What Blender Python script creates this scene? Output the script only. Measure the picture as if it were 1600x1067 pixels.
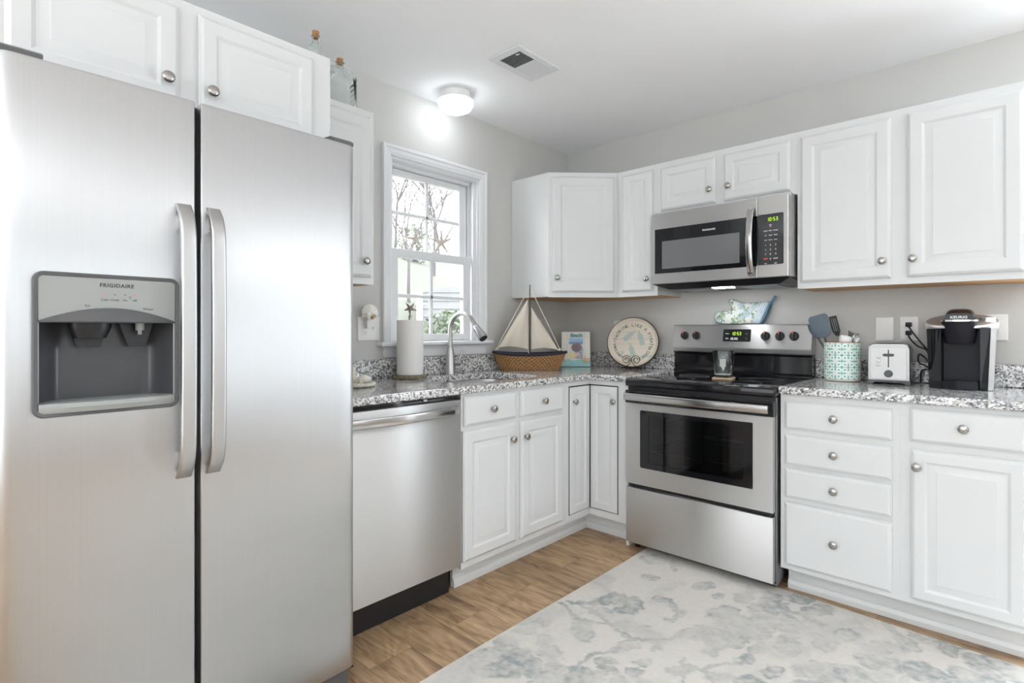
import bpy, bmesh, math, random
import numpy as np
from mathutils import Vector, Matrix, Euler
R = math.radians
PI = math.pi
random.seed(7)
for o in list(bpy.data.objects):
    bpy.data.objects.remove(o)
scene = bpy.context.scene
COL = scene.collection

# ------------------------------------------------------------------ camera, world, lights, exposure
H = 2.453                                   # ceiling height
cd = bpy.data.cameras.new('camera')
cd.sensor_width = 36.0
cd.lens = 847.0 * 36.0 / 1600.0
cd.shift_x = 0.001
cd.shift_y = (515.35 - 533.5) / 1600.0
cd.clip_start = 0.05
cam = bpy.data.objects.new('camera', cd)
COL.objects.link(cam)
cam.location = (2.3944, -3.1965, 1.169)
cam.rotation_euler = (R(90), 0, R(42.84))
scene.camera = cam

w = bpy.data.worlds.new('overcast_sky')
scene.world = w
w.use_nodes = True
bg = w.node_tree.nodes['Background']
bg.inputs[0].default_value = (0.97, 0.985, 1.0, 1)
bg.inputs[1].default_value = 5.0

def area(name, loc, rot, sx, sy, power, color=(1, 1, 1)):
    l = bpy.data.lights.new(name, 'AREA')
    l.shape = 'RECTANGLE'; l.size = sx; l.size_y = sy
    l.energy = power; l.color = color
    o = bpy.data.objects.new(name, l); COL.objects.link(o)
    o.location = loc; o.rotation_euler = rot
    return o
# daylight coming in through the openings of the eating area behind the camera
area('daylight_patio_door', (2.93, -0.06, 1.10), (R(-90), 0, 0), 0.70, 1.9, 25, (0.84, 0.92, 1.0))
area('daylight_east_window', (5.12, -2.60, 1.34), (0, R(90), 0), 1.05, 3.4, 8.5, (0.87, 0.945, 1.0))
area('daylight_south_door', (2.40, -6.12, 1.15), (R(90), 0, 0), 3.7, 2.0, 38, (0.87, 0.945, 1.0))
for x_, y_, p_ in ((4.00, -0.70, 24), (4.60, -5.30, 28), (1.10, -5.00, 34), (3.20, -4.20, 28)):  # unseen uplights without fixtures, added to brighten the ceiling
    area('added_uplight', (x_, y_, 1.76), (R(180), 0, 0), 0.5, 0.5, p_ * 0.96, (0.90, 0.955, 1.0))

vs = scene.view_settings
vs.view_transform = 'Standard'
vs.look = 'None'
vs.exposure = 0.47
scene.cycles.diffuse_bounces = 8
vs.gamma = 1.0
vs.use_curve_mapping = False

# ------------------------------------------------------------------ materials
def mat(name, col=(0.8, 0.8, 0.8), rough=0.5, metal=0.0, **kw):
    m = bpy.data.materials.new(name)
    m.use_nodes = True
    b = m.node_tree.nodes['Principled BSDF']
    b.inputs['Base Color'].default_value = (*col, 1)
    b.inputs['Roughness'].default_value = rough
    b.inputs['Metallic'].default_value = metal
    for k, v in kw.items():
        k = k.replace('_', ' ')
        b.inputs[k].default_value = v
    return m
def nodes(m):
    nt = m.node_tree
    return nt, nt.nodes, nt.links, nt.nodes['Principled BSDF']
def N(nt, t, **kw):
    n = nt.nodes.new(t)
    for k, v in kw.items():
        setattr(n, k, v)
    return n
def coords(nt, scale=(1, 1, 1), kind='Object', rot=(0, 0, 0)):
    tc = N(nt, 'ShaderNodeTexCoord'); mp = N(nt, 'ShaderNodeMapping')
    mp.inputs['Scale'].default_value = scale
    mp.inputs['Rotation'].default_value = rot
    nt.links.new(tc.outputs[kind], mp.inputs[0])
    return mp.outputs[0]
def ramp(nt, fac, stops, interp='LINEAR'):
    r = N(nt, 'ShaderNodeValToRGB'); cr = r.color_ramp; cr.interpolation = interp
    while len(cr.elements) < len(stops):
        cr.elements.new(0.5)
    for e, (p, c) in zip(cr.elements, stops):
        e.position = p
        e.color = (*c, 1) if len(c) == 3 else c
    nt.links.new(fac, r.inputs[0])
    return r.outputs[0]
def noise(nt, vec, scale, detail=3, rough=0.5, dist=0.0):
    n = N(nt, 'ShaderNodeTexNoise'); nt.links.new(vec, n.inputs['Vector'])
    n.inputs['Scale'].default_value = scale; n.inputs['Detail'].default_value = detail
    n.inputs['Roughness'].default_value = rough; n.inputs['Distortion'].default_value = dist
    return n.outputs['Fac']
def math_(nt, op, a, b=None, clamp=False):
    n = N(nt, 'ShaderNodeMath', operation=op); n.use_clamp = clamp
    for i, v in enumerate((a, b)):
        if v is None: continue
        if isinstance(v, (int, float)): n.inputs[i].default_value = v
        else: nt.links.new(v, n.inputs[i])
    return n.outputs[0]
def mix(nt, fac, a, b, mode='MIX'):
    n = N(nt, 'ShaderNodeMix', data_type='RGBA', blend_type=mode)
    for i, v in ((0, fac), (6, a), (7, b)):
        if isinstance(v, (int, float)): n.inputs[i].default_value = v
        elif isinstance(v, tuple): n.inputs[i].default_value = (*v, 1)
        else: nt.links.new(v, n.inputs[i])
    return n.outputs[2]
def bump(nt, height, strength=0.2, dist=0.002):
    b = N(nt, 'ShaderNodeBump'); b.inputs['Strength'].default_value = strength
    b.inputs['Distance'].default_value = dist
    nt.links.new(height, b.inputs['Height'])
    nt.links.new(b.outputs[0], nt.nodes['Principled BSDF'].inputs['Normal'])

def paint(name, col, rough=0.4, bs=0.06, scale=90):
    m = mat(name, col, rough)
    nt, nd, lk, b = nodes(m)
    v = coords(nt)
    bump(nt, noise(nt, v, scale, 3), bs, 0.001)
    f = noise(nt, v, 3.0, 2)
    c = mix(nt, f, tuple(x * 0.97 for x in col), tuple(min(1, x * 1.02) for x in col))
    lk.new(c, b.inputs['Base Color'])
    return m
M = {}
M['white'] = paint('white_cabinet_paint', (0.675, 0.685, 0.687), 0.32, 0.05)
M['trimwhite'] = paint('white_trim_paint', (0.75, 0.76, 0.78), 0.3, 0.03)
M['wall'] = paint('grey_wall_paint', (0.575, 0.572, 0.552), 0.75, 0.08, 220)
M['ceiling'] = paint('white_ceiling_paint', (0.895, 0.90, 0.91), 0.85, 0.1, 160)
M['plastic_white'] = mat('white_plastic', (0.83, 0.83, 0.82), 0.35)
M['black'] = mat('black_plastic', (0.012, 0.012, 0.014), 0.35)
M['gap'] = mat('dark_gap', (0.02, 0.018, 0.016), 0.8)
M['alcove'] = mat('charcoal_alcove', (0.07, 0.072, 0.078), 0.3, 0.2)
M['black_gloss'] = mat('black_gloss', (0.008, 0.008, 0.010), 0.06)
M['grey_plastic'] = mat('grey_plastic', (0.095, 0.097, 0.10), 0.42)
M['light_grey'] = mat('light_grey_panel', (0.31, 0.325, 0.315), 0.45)
M['chrome'] = mat('chrome', (0.75, 0.75, 0.76), 0.12, 1.0)
M['nickel'] = mat('brushed_nickel', (0.43, 0.41, 0.385), 0.24, 1.0)
M['maple'] = mat('maple_veneer', (0.55, 0.31, 0.13), 0.5)
nt, nd, lk, b = nodes(M['maple'])
c = ramp(nt, noise(nt, coords(nt, (3, 60, 60)), 1.0, 4), [(0.3, (0.46, 0.24, 0.09)), (0.7, (0.62, 0.37, 0.17))])
lk.new(c, b.inputs['Base Color'])

def steel(name, brush, T, col=(0.60, 0.605, 0.61), rough=0.32, aniso=0.75):
    m = mat(name, col, rough, 1.0)
    nt, nd, lk, b = nodes(m)
    sc = (1.5, 700, 700) if brush == 'x' else (700, 700, 1.5)
    v = coords(nt, sc)
    f = noise(nt, v, 1.0, 2)
    rr = N(nt, 'ShaderNodeMapRange'); lk.new(f, rr.inputs[0])
    rr.inputs[3].default_value = rough - 0.05; rr.inputs[4].default_value = rough + 0.06
    lk.new(rr.outputs[0], b.inputs['Roughness'])
    c = mix(nt, f, tuple(x * 0.95 for x in col), tuple(x * 1.05 for x in col))
    lk.new(c, b.inputs['Base Color'])
    b.inputs['Anisotropic'].default_value = aniso
    cx = N(nt, 'ShaderNodeCombineXYZ')
    for i in range(3): cx.inputs[i].default_value = T[i]
    lk.new(cx.outputs[0], b.inputs['Tangent'])
    return m
M['steel_fridge'] = steel('stainless_fridge', 'z', (0, 1, 0), (0.57, 0.575, 0.58), rough=0.34)
M['steel'] = steel('stainless_range', 'x', (0, 0, 1), (0.69, 0.685, 0.675), 0.46, 0.9)
M['bar_steel'] = mat('polished_bar_steel', (0.50, 0.49, 0.48), 0.17, 1.0)
M['steel_plain'] = mat('satin_steel', (0.53, 0.525, 0.52), 0.36, 1.0)
M['toaster_side'] = mat('toaster_side_steel', (0.27, 0.265, 0.26), 0.25, 1.0)
M['toaster_steel'] = mat('toaster_steel', (0.42, 0.415, 0.405), 0.38, 1.0)
M['steel_dark'] = mat('dark_steel', (0.30, 0.30, 0.31), 0.35, 1.0)

# granite
m = mat('granite', (0.6, 0.6, 0.6), 0.12); M['granite'] = m
nt, nd, lk, b = nodes(m)
v = coords(nt)
def vor(scale, off):
    n = N(nt, 'ShaderNodeTexVoronoi'); n.inputs['Scale'].default_value = scale
    mp = N(nt, 'ShaderNodeMapping'); mp.inputs['Location'].default_value = (off, off * 2, off * 3)
    lk.new(v, mp.inputs[0]); lk.new(mp.outputs[0], n.inputs['Vector'])
    s = N(nt, 'ShaderNodeSeparateColor'); lk.new(n.outputs['Color'], s.inputs[0])
    return s.outputs[0]
cl = noise(nt, v, 28, 3)
f1 = math_(nt, 'ADD', vor(140, 0), math_(nt, 'MULTIPLY', math_(nt, 'SUBTRACT', cl, 0.5), 0.6))
c1 = ramp(nt, f1, [(0.0, (0.010, 0.010, 0.013)), (0.17, (0.045, 0.045, 0.05)), (0.26, (0.17, 0.17, 0.175)), (0.38, (0.40, 0.40, 0.40)), (0.52, (0.66, 0.65, 0.64)), (0.76, (0.82, 0.81, 0.795))], 'CONSTANT')
f2 = vor(220, 3.3)
c2 = ramp(nt, f2, [(0.0, (0.02, 0.02, 0.022)), (0.16, (0.25, 0.25, 0.25)), (0.3, (0.6, 0.6, 0.59)), (0.8, (0.8, 0.79, 0.78))], 'CONSTANT')
lk.new(mix(nt, 0.30, c1, c2), b.inputs['Base Color'])
b.inputs['Coat Weight'].default_value = 0.3
b.inputs['Coat Roughness'].default_value = 0.05

# vinyl plank floor, boards along x
m = mat('oak_plank_floor', (0.3, 0.2, 0.1), 0.42); M['floor'] = m
nt, nd, lk, b = nodes(m)
v = coords(nt)
br = N(nt, 'ShaderNodeTexBrick'); lk.new(v, br.inputs['Vector'])
br.offset = 0.37; br.offset_frequency = 2
br.inputs['Scale'].default_value = 1.0
br.inputs['Brick Width'].default_value = 1.22
br.inputs['Row Height'].default_value = 0.18
br.inputs['Mortar Size'].default_value = 0.0012
br.inputs['Mortar Smooth'].default_value = 0.3
br.inputs['Color1'].default_value = (0.0, 0, 0, 1)
br.inputs['Color2'].default_value = (1, 1, 1, 1)
br.inputs['Mortar'].default_value = (0.5, 0.5, 0.5, 1)
sepc = N(nt, 'ShaderNodeSeparateColor'); lk.new(br.outputs['Color'], sepc.inputs[0])
rnd = sepc.outputs[0]
off = N(nt, 'ShaderNodeCombineXYZ'); lk.new(math_(nt, 'MULTIPLY', rnd, 7.0), off.inputs[0]); lk.new(math_(nt, 'MULTIPLY', rnd, 3.0), off.inputs[2])
va = N(nt, 'ShaderNodeVectorMath', operation='ADD'); lk.new(v, va.inputs[0]); lk.new(off.outputs[0], va.inputs[1])
def mapped(src, sc):
    mp = N(nt, 'ShaderNodeMapping'); mp.inputs['Scale'].default_value = sc
    lk.new(src, mp.inputs[0]); return mp.outputs[0]
g1 = noise(nt, mapped(va.outputs[0], (1.1, 6.0, 1)), 2.2, 6, 0.62, 1.2)
g2 = noise(nt, mapped(va.outputs[0], (6, 150, 1)), 1.0, 3, 0.6, 0.3)
g3 = noise(nt, mapped(va.outputs[0], (2.2, 26, 1)), 1.5, 4, 0.6, 2.2)
g4 = noise(nt, mapped(va.outputs[0], (0.9, 2.4, 1)), 2.0, 2, 0.5, 0.3)
wv = N(nt, 'ShaderNodeMath', operation='SINE')
lk.new(math_(nt, 'MULTIPLY', g4, 90.0), wv.inputs[0])
rg = math_(nt, 'MULTIPLY', wv.outputs[0], 0.022)
grain = math_(nt, 'ADD', math_(nt, 'ADD', math_(nt, 'MULTIPLY', g1, 0.52), rg), math_(nt, 'ADD', math_(nt, 'MULTIPLY', g2, 0.18), math_(nt, 'MULTIPLY', g3, 0.30)))
c = ramp(nt, grain, [(0.33, (0.115, 0.066, 0.036)), (0.42, (0.25, 0.158, 0.088)), (0.52, (0.415, 0.275, 0.160)), (0.66, (0.57, 0.405, 0.255))])
tint = ramp(nt, rnd, [(0.0, (0.86, 0.84, 0.82)), (1.0, (1.10, 1.09, 1.06))])
c = mix(nt, 1.0, c, tint, 'MULTIPLY')
c = mix(nt, math_(nt, 'MULTIPLY', br.outputs['Fac'], 0.75), c, (0.13, 0.072, 0.036))
lk.new(c, b.inputs['Base Color'])
bump(nt, math_(nt, 'SUBTRACT', grain, br.outputs['Fac']), 0.15, 0.002)

def painted(name, rough=0.6, bs=0.0, bscale=900, **kw):
    m = mat(name, (0.8, 0.8, 0.8), rough, **kw)
    nt, nd, lk, b = nodes(m)
    a = N(nt, 'ShaderNodeAttribute', attribute_name='Col')
    lk.new(a.outputs['Color'], b.inputs['Base Color'])
    if bs:
        bump(nt, noise(nt, coords(nt), bscale, 2), bs, 0.003)
    return m
M['rug'] = painted('woven_rug', 0.95, 0.8, 420)
M['paint_gloss'] = painted('glazed_print', 0.25)
M['paint_matte'] = painted('printed_cloth', 0.85, 0.3, 900)
M['paint_satin'] = painted('printed_board', 0.5)

def pane_glass(name, tint=(1, 1, 1), refl=0.9):
    m = bpy.data.materials.new(name); m.use_nodes = True
    nt = m.node_tree; nt.nodes.clear()
    o = N(nt, 'ShaderNodeOutputMaterial'); mx = N(nt, 'ShaderNodeMixShader')
    t = N(nt, 'ShaderNodeBsdfTransparent'); t.inputs[0].default_value = (*tint, 1)
    g = N(nt, 'ShaderNodeBsdfGlossy'); g.inputs['Roughness'].default_value = 0.0
    g.inputs[0].default_value = (refl, refl, refl, 1)
    f = N(nt, 'ShaderNodeFresnel'); ge = N(nt, 'ShaderNodeNewGeometry')
    nt.links.new(math_(nt, 'SUBTRACT', 1.5, math_(nt, 'MULTIPLY', ge.outputs['Backfacing'], 1.5 - 1 / 1.5)), f.inputs[0])
    nt.links.new(f.outputs[0], mx.inputs[0]); nt.links.new(t.outputs[0], mx.inputs[1]); nt.links.new(g.outputs[0], mx.inputs[2])
    nt.links.new(mx.outputs[0], o.inputs[0])
    return m
M['pane'] = pane_glass('window_glass')
M['tint_glass'] = pane_glass('tinted_oven_glass', (0.5, 0.505, 0.515))
M['smoke_glass'] = pane_glass('smoked_reservoir', (0.12, 0.12, 0.13))
M['glass'] = mat('clear_glass', (0.95, 0.98, 0.97), 0.02, 0.0, Transmission_Weight=1.0, IOR=1.45)
M['cork'] = mat('cork', (0.42, 0.20, 0.07), 0.8)
def emit(name, col, s):
    m = mat(name, col, 0.5)
    b = m.node_tree.nodes['Principled BSDF']
    b.inputs['Emission Color'].default_value = (*col, 1)
    b.inputs['Emission Strength'].default_value = s
    return m
M['lamp'] = emit('lamp_diffuser', (0.90, 0.95, 1.0), 7.5)
M['hood_light'] = emit('hood_light_lens', (0.95, 0.97, 1.0), 30.0)
M['led'] = emit('green_display', (0.50, 0.80, 0.03), 0.8)
M['red'] = emit('red_mark', (0.9, 0.08, 0.04), 0.25)
M['ink_white'] = mat('white_lettering', (0.75, 0.75, 0.75), 0.5)
M['ink_dark'] = mat('dark_lettering', (0.03, 0.03, 0.035), 0.5)
M['ring_grey'] = mat('burner_print', (0.055, 0.055, 0.058), 0.3)
M['ink_grey'] = mat('grey_lettering', (0.30, 0.30, 0.31), 0.5)

# ------------------------------------------------------------------ mesh helpers
class MB:
    def __init__(s):
        s.bm = bmesh.new()
    def box(s, x0, x1, y0, y1, z0, z1, bev=0.0, seg=2):
        if bev > 0:
            t = bmesh.new()
            MB._box(t, x0, x1, y0, y1, z0, z1)
            bmesh.ops.bevel(t, geom=t.edges[:], offset=bev, segments=seg, profile=0.5, affect='EDGES')
            s.merge(t)
        else:
            MB._box(s.bm, x0, x1, y0, y1, z0, z1)
        return s
    @staticmethod
    def _box(bm, x0, x1, y0, y1, z0, z1):
        v = [bm.verts.new(p) for p in ((x0, y0, z0), (x1, y0, z0), (x1, y1, z0), (x0, y1, z0), (x0, y0, z1), (x1, y0, z1), (x1, y1, z1), (x0, y1, z1))]
        for f in ((3, 2, 1, 0), (4, 5, 6, 7), (0, 1, 5, 4), (1, 2, 6, 5), (2, 3, 7, 6), (3, 0, 4, 7)):
            bm.faces.new([v[i] for i in f])
    def merge(s, t, mtx=None):
        mp = {}
        for vv in t.verts:
            mp[vv] = s.bm.verts.new(mtx @ vv.co if mtx else vv.co)
        for f in t.faces:
            try: s.bm.faces.new([mp[x] for x in f.verts])
            except ValueError: pass
        t.free()
        return s
    def add(s, other, mtx=None):
        return s.merge(other.bm, mtx)
    def xf(s, mtx):
        bmesh.ops.transform(s.bm, matrix=mtx, verts=s.bm.verts[:]); return s
    def rings(s, rings, closed=True, cap0=True, cap1=True, loop=False):
        vs_ = [[s.bm.verts.new(p) for p in r] for r in rings]
        n = len(vs_[0]); m_ = len(vs_)
        for i in range(m_ if loop else m_ - 1):
            a, b_ = vs_[i], vs_[(i + 1) % m_]
            for j in range(n if closed else n - 1):
                k = (j + 1) % n
                try: s.bm.faces.new((a[j], a[k], b_[k], b_[j]))
                except ValueError: pass
        if not loop:
            if cap0 and n > 2: s.bm.faces.new(vs_[0][::-1])
            if cap1 and n > 2: s.bm.faces.new(vs_[-1])
        return s
    def lathe(s, prof, n=24, c=(0, 0, 0), axis='z', cap0=True, cap1=True):
        rs = []
        for r, h in prof:
            ring = []
            for j in range(n):
                a = 2 * PI * j / n
                x, y = max(r, 1e-5) * math.cos(a), max(r, 1e-5) * math.sin(a)
                p = {'z': (x, y, h), 'y': (x, h, -y) if False else (x, -h, y), 'x': (h, x, y)}[axis]
                ring.append((c[0] + p[0], c[1] + p[1], c[2] + p[2]))
            rs.append(ring)
        return s.rings(rs, True, cap0, cap1)
    def tube(s, pts, r, n=10, closed=False, flat=None):
        """sweep a circle (or a flat oval: flat=(across, thick)) along pts"""
        pts = [Vector(p) for p in pts]; m_ = len(pts); rs = []
        up = None
        for i, p in enumerate(pts):
            if closed: t = pts[(i + 1) % m_] - pts[i - 1]
            else: t = pts[min(i + 1, m_ - 1)] - pts[max(i - 1, 0)]
            t.normalize()
            if up is None:
                up = Vector((0, 0, 1)) if abs(t.z) < 0.9 else Vector((1, 0, 0))
            u = (up - t * up.dot(t))
            if u.length < 1e-6: u = t.orthogonal()
            u.normalize(); up = u; v_ = t.cross(u)
            rr = r[i] if isinstance(r, (list, tuple)) else r
            rs.append([p + u * (rr * math.cos(2 * PI * j / n)) + v_ * (rr * math.sin(2 * PI * j / n)) for j in range(n)])
        return s.rings(rs, True, not closed, not closed, closed)
    def cyl(s, p0, p1, r0, r1=None, n=20):
        return s.tube([p0, p1], [r0, r0 if r1 is None else r1], n)
    def prism(s, poly, lo, hi, axis='z'):
        """poly: 2D points; extruded lo..hi along axis. axis z: (x,y); y: (x,z); x: (y,z)"""
        f = {'z': lambda p, h: (p[0], p[1], h), 'y': lambda p, h: (p[0], h, p[1]), 'x': lambda p, h: (h, p[0], p[1])}[axis]
        return s.rings([[f(p, lo) for p in poly], [f(p, hi) for p in poly]])
    def loops(s, x0, x1, z0, z1, prof, cap=True):
        """nested rectangles in the xz plane, prof = (inset, y)"""
        rs = [[(x0 + i, y, z0 + i), (x1 - i, y, z0 + i), (x1 - i, y, z1 - i), (x0 + i, y, z1 - i)] for i, y in prof]
        return s.rings(rs, True, True, cap)

def rrect(x0, x1, z0, z1, r, n=5):
    p = []
    for cx_, cz_, a0 in ((x1 - r, z0 + r, -90), (x1 - r, z1 - r, 0), (x0 + r, z1 - r, 90), (x0 + r, z0 + r, 180)):
        for k in range(n + 1):
            a = R(a0 + 90 * k / n)
            p.append((cx_ + r * math.cos(a), cz_ + r * math.sin(a)))
    return p
def arc(c, r, a0, a1, n, plane='xz', y=0.0):
    out = []
    for k in range(n + 1):
        a = R(a0 + (a1 - a0) * k / n)
        p = (c[0] + r * math.cos(a), c[1] + r * math.sin(a))
        out.append((p[0], y, p[1]) if plane == 'xz' else (p[0], p[1], y))
    return out
def smooth_path(pts, k=6):
    P = [Vector(p) for p in pts]; out = []
    for i in range(len(P) - 1):
        p0, p1, p2, p3 = P[max(i - 1, 0)], P[i], P[i + 1], P[min(i + 2, len(P) - 1)]
        for j in range(k):
            t = j / k
            out.append(0.5 * ((2 * p1) + (p2 - p0) * t + (2 * p0 - 5 * p1 + 4 * p2 - p3) * t * t + (3 * p1 - p0 - 3 * p2 + p3) * t ** 3))
    out.append(P[-1])
    return out

def part(name, mb, m, parent=None, smooth=True, angle=32, loc=None, label=None):
    bm = mb.bm if isinstance(mb, MB) else mb
    bmesh.ops.recalc_face_normals(bm, faces=bm.faces[:])
    me = bpy.data.meshes.new(name); bm.to_mesh(me); bm.free()
    return part_me(name, me, m, parent, smooth, angle, loc, label)
def part_me(name, me, m, parent=None, smooth=True, angle=32, loc=None, label=None):
    me.materials.append(M[m] if isinstance(m, str) else m)
    if smooth:
        me.polygons.foreach_set('use_smooth', [True] * len(me.polygons))
        me.set_sharp_from_angle(angle=R(angle))
    o = bpy.data.objects.new(name, me); COL.objects.link(o)
    if parent: o.parent = parent
    if loc: o.location = loc
    if label: o['label'] = label
    return o
def thing(name, label, cat, loc=(0, 0, 0), rz=0.0, group=None, rx=0.0, ry=0.0):
    o = bpy.data.objects.new(name, None); COL.objects.link(o)
    o.location = loc; o.rotation_euler = (R(rx), R(ry), R(rz))
    o.empty_display_size = 0.1
    tag(o, label, cat, group)
    return o
def tag(o, label, cat, group=None):
    o['label'] = label; o['category'] = cat
    if group: o['group'] = group
    return o
def struct(name, mb, m, parent=None, smooth=False):
    o = part(name, mb, m, parent, smooth)
    if not parent: o['kind'] = 'structure'
    return o
def text_bm(s, size, thick=0.0004, center=True, bold=0.0, spacing=1.0):
    """lettering in the xz plane facing -y, base at y=0"""
    cu = bpy.data.curves.new('t', 'FONT'); cu.body = s; cu.size = size; cu.extrude = thick / 2
    cu.offset = bold; cu.space_character = spacing; cu.resolution_u = 3
    if center: cu.align_x = 'CENTER'
    o = bpy.data.objects.new('t', cu); COL.objects.link(o)
    dg = bpy.context.evaluated_depsgraph_get(); dg.update()
    me = bpy.data.meshes.new_from_object(o.evaluated_get(dg))
    t = MB(); t.bm.from_mesh(me)
    bpy.data.objects.remove(o); bpy.data.curves.remove(cu); bpy.data.meshes.remove(me)
    t.xf(Matrix(((1, 0, 0, 0), (0, 0, -1, -thick / 2), (0, 1, 0, 0), (0, 0, 0, 1))))
    return t
def TR(x=0, y=0, z=0): return Matrix.Translation((x, y, z))
SEG = {'0': 'abcdef', '1': 'bc', '2': 'abged', '3': 'abgcd', '5': 'afgcd', '8': 'abcdefg'}
def seven(mb, s, x, z, h, y, th=0.0004):
    w_ = h * 0.5; t = h * 0.11
    for ch in s:
        if ch == ':':
            for k in (0.3, 0.7): mb.box(x, x + t, y - th, y, z + h * k - t / 2, z + h * k + t / 2)
            x += t * 2.6; continue
        for q in SEG[ch]:
            if q in 'agd':
                zz = {'a': h - t, 'g': h / 2 - t / 2, 'd': 0}[q]
                mb.box(x + t * .7, x + w_ - t * .7, y - th, y, z + zz, z + zz + t)
            else:
                xx = x if q in 'fe' else x + w_ - t
                zz = h / 2 if q in 'bf' else 0
                mb.box(xx, xx + t, y - th, y, z + zz + t * .6, z + zz + h / 2 - t * .6)
        x += w_ * 1.45
    return mb
# numpy value noise for printed patterns
_rs = np.random.RandomState(5)
_tab = _rs.rand(256, 256)
def vnoise(x, y):
    xi = np.floor(x).astype(int); yi = np.floor(y).astype(int)
    fx = x - xi; fy = y - yi
    fx = fx * fx * (3 - 2 * fx); fy = fy * fy * (3 - 2 * fy)
    a = _tab[xi % 256, yi % 256]; b_ = _tab[(xi + 1) % 256, yi % 256]
    c_ = _tab[xi % 256, (yi + 1) % 256]; d_ = _tab[(xi + 1) % 256, (yi + 1) % 256]
    return (a * (1 - fx) + b_ * fx) * (1 - fy) + (c_ * (1 - fx) + d_ * fx) * fy
def fbm(x, y, s, o=4):
    r = 0; a = 0.5; t = 0
    for k in range(o):
        r = r + a * vnoise(x * s + 17 * k, y * s + 31 * k); t += a; a *= 0.55; s *= 2.03
    return r / t
def grid_me(name, X, Y, Z, C, wrap=False):
    """X..Z (n,m) arrays, C (n,m,3) linear colour"""
    n, m_ = X.shape
    me = bpy.data.meshes.new(name)
    co = np.stack([X, Y, Z], -1).reshape(-1, 3)
    i = np.arange(n * m_).reshape(n, m_)
    if wrap:
        a = i[:-1]; q = np.stack([a, np.roll(a, -1, 1), np.roll(i[1:], -1, 1), i[1:]], -1).reshape(-1, 4)
    else:
        q = np.stack([i[:-1, :-1], i[:-1, 1:], i[1:, 1:], i[1:, :-1]], -1).reshape(-1, 4)
    me.from_pydata(co.tolist(), [], q.tolist())
    at = me.color_attributes.new('Col', 'FLOAT_COLOR', 'POINT')
    c4 = np.concatenate([C.reshape(-1, 3), np.ones((n * m_, 1))], 1).astype(np.float32)
    at.data.foreach_set('color', c4.ravel())
    me.update()
    return me
def S(r, g, b_):
    f = lambda c: (c / 255 / 12.92) if c / 255 < 0.04045 else ((c / 255 + 0.055) / 1.055) ** 2.4
    return np.array([f(r), f(g), f(b_)])
def lerp(C, col, a):
    return C * (1 - a[..., None]) + np.asarray(col) * a[..., None]

# ================================================================== the room
CT = 0.92                                    # counter top height
X1, Y1 = 5.2, -6.2                           # far walls behind the camera
b = MB(); b.box(-0.15, X1 + 0.15, Y1 - 0.15, 0.15, -0.1, 0.0); struct('floor', b, 'floor')
b = MB(); b.box(-0.15, X1 + 0.15, Y1 - 0.15, 0.15, H, H + 0.1); struct('ceiling', b, 'ceiling')
WY0, WY1, WZ0, WZ1 = -1.545, -0.905, 1.085, 2.082       # kitchen window opening
def wall_with_hole(name, horiz, a0, a1, t0, t1, holes):
    """horiz 'y': wall runs along y between x t0..t1; holes (a0,a1,z0,z1) sorted"""
    b = MB()
    def bx(p0, p1, z0, z1):
        if p1 - p0 < 1e-4 or z1 - z0 < 1e-4: return
        if horiz == 'y': b.box(t0, t1, p0, p1, z0, z1)
        else: b.box(p0, p1, t0, t1, z0, z1)
    cur = a0
    for h0, h1, z0, z1 in holes:
        bx(cur, h0, 0, H); bx(h0, h1, 0, z0); bx(h0, h1, z1, H); cur = h1
    bx(cur, a1, 0, H)
    return struct(name, b, 'wall')
wall_with_hole('wall_left', 'y', Y1, 0.15, -0.15, 0.0, [(WY0, WY1, WZ0, WZ1)])
wall_with_hole('wall_back', 'x', 0.0, X1, 0.0, 0.15, [(2.55, 3.31, 0.08, 2.06)])
wall_with_hole('wall_right', 'y', Y1, 0.15, X1, X1 + 0.15, [(-4.40, -0.80, 0.80, 2.10)])
wall_with_hole('wall_front', 'x', 0.0, X1, Y1 - 0.15, Y1, [(0.45, 4.35, 0.08, 2.10)])

# ------------------------------------------------------------------ kitchen window (profiles mitred round the opening)
def casing(mb, prof, y0, y1, z0, z1, bottom=False):
    """prof: (outward offset from opening, x) swept round left, top, right"""
    path = []
    for k, (yy, zz, dy, dz) in enumerate(((y0, z0, -1, 0), (y0, z1, -1, 1), (y1, z1, 1, 1), (y1, z0, 1, 0))):
        path.append([(x, yy + dy * o, zz + dz * o) for o, x in prof])
    mb.rings(path, True)
cas = [(0.0, 0.0), (0.0, 0.010), (0.006, 0.014), (0.012, 0.012), (0.018, 0.0155), (0.026, 0.017), (0.036, 0.018), (0.040, 0.0225), (0.052, 0.024), (0.055, 0.021), (0.055, 0.0)]
b = MB(); casing(b, cas, WY0, WY1, 1.107, WZ1)
win = struct('window_1', b, 'trimwhite', None, True)
# stool with rounded nose, and apron
b = MB(); b.box(-0.045, 0.052, WY0 - 0.085, WY1 + 0.085, 1.083, 1.106, 0.009, 3)
part('window_stool', b, 'trimwhite', win)
b = MB(); b.rings([[(0.001, y, 1.024), (0.009, y, 1.024), (0.013, y, 1.034), (0.015, y, 1.060), (0.019, y, 1.074), (0.026, y, 1.082), (0.001, y, 1.082)] for y in (WY0 - 0.05, WY1 + 0.05)])
part('apron', b, 'trimwhite', win)
b = MB()                                     # jamb liner
for y0_, y1_ in ((WY0, WY0 + 0.012), (WY1 - 0.012, WY1)): b.box(-0.145, 0.0, y0_, y1_, 1.107, WZ1)
b.box(-0.145, 0.0, WY0 + 0.012, WY1 - 0.012, WZ1 - 0.012, WZ1)
b.box(-0.145, -0.046, WY0 + 0.012, WY1 - 0.012, 1.086, 1.107)
part('jamb', b, 'trimwhite', win)
b = MB()                                     # vinyl sash tracks and stops
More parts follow.
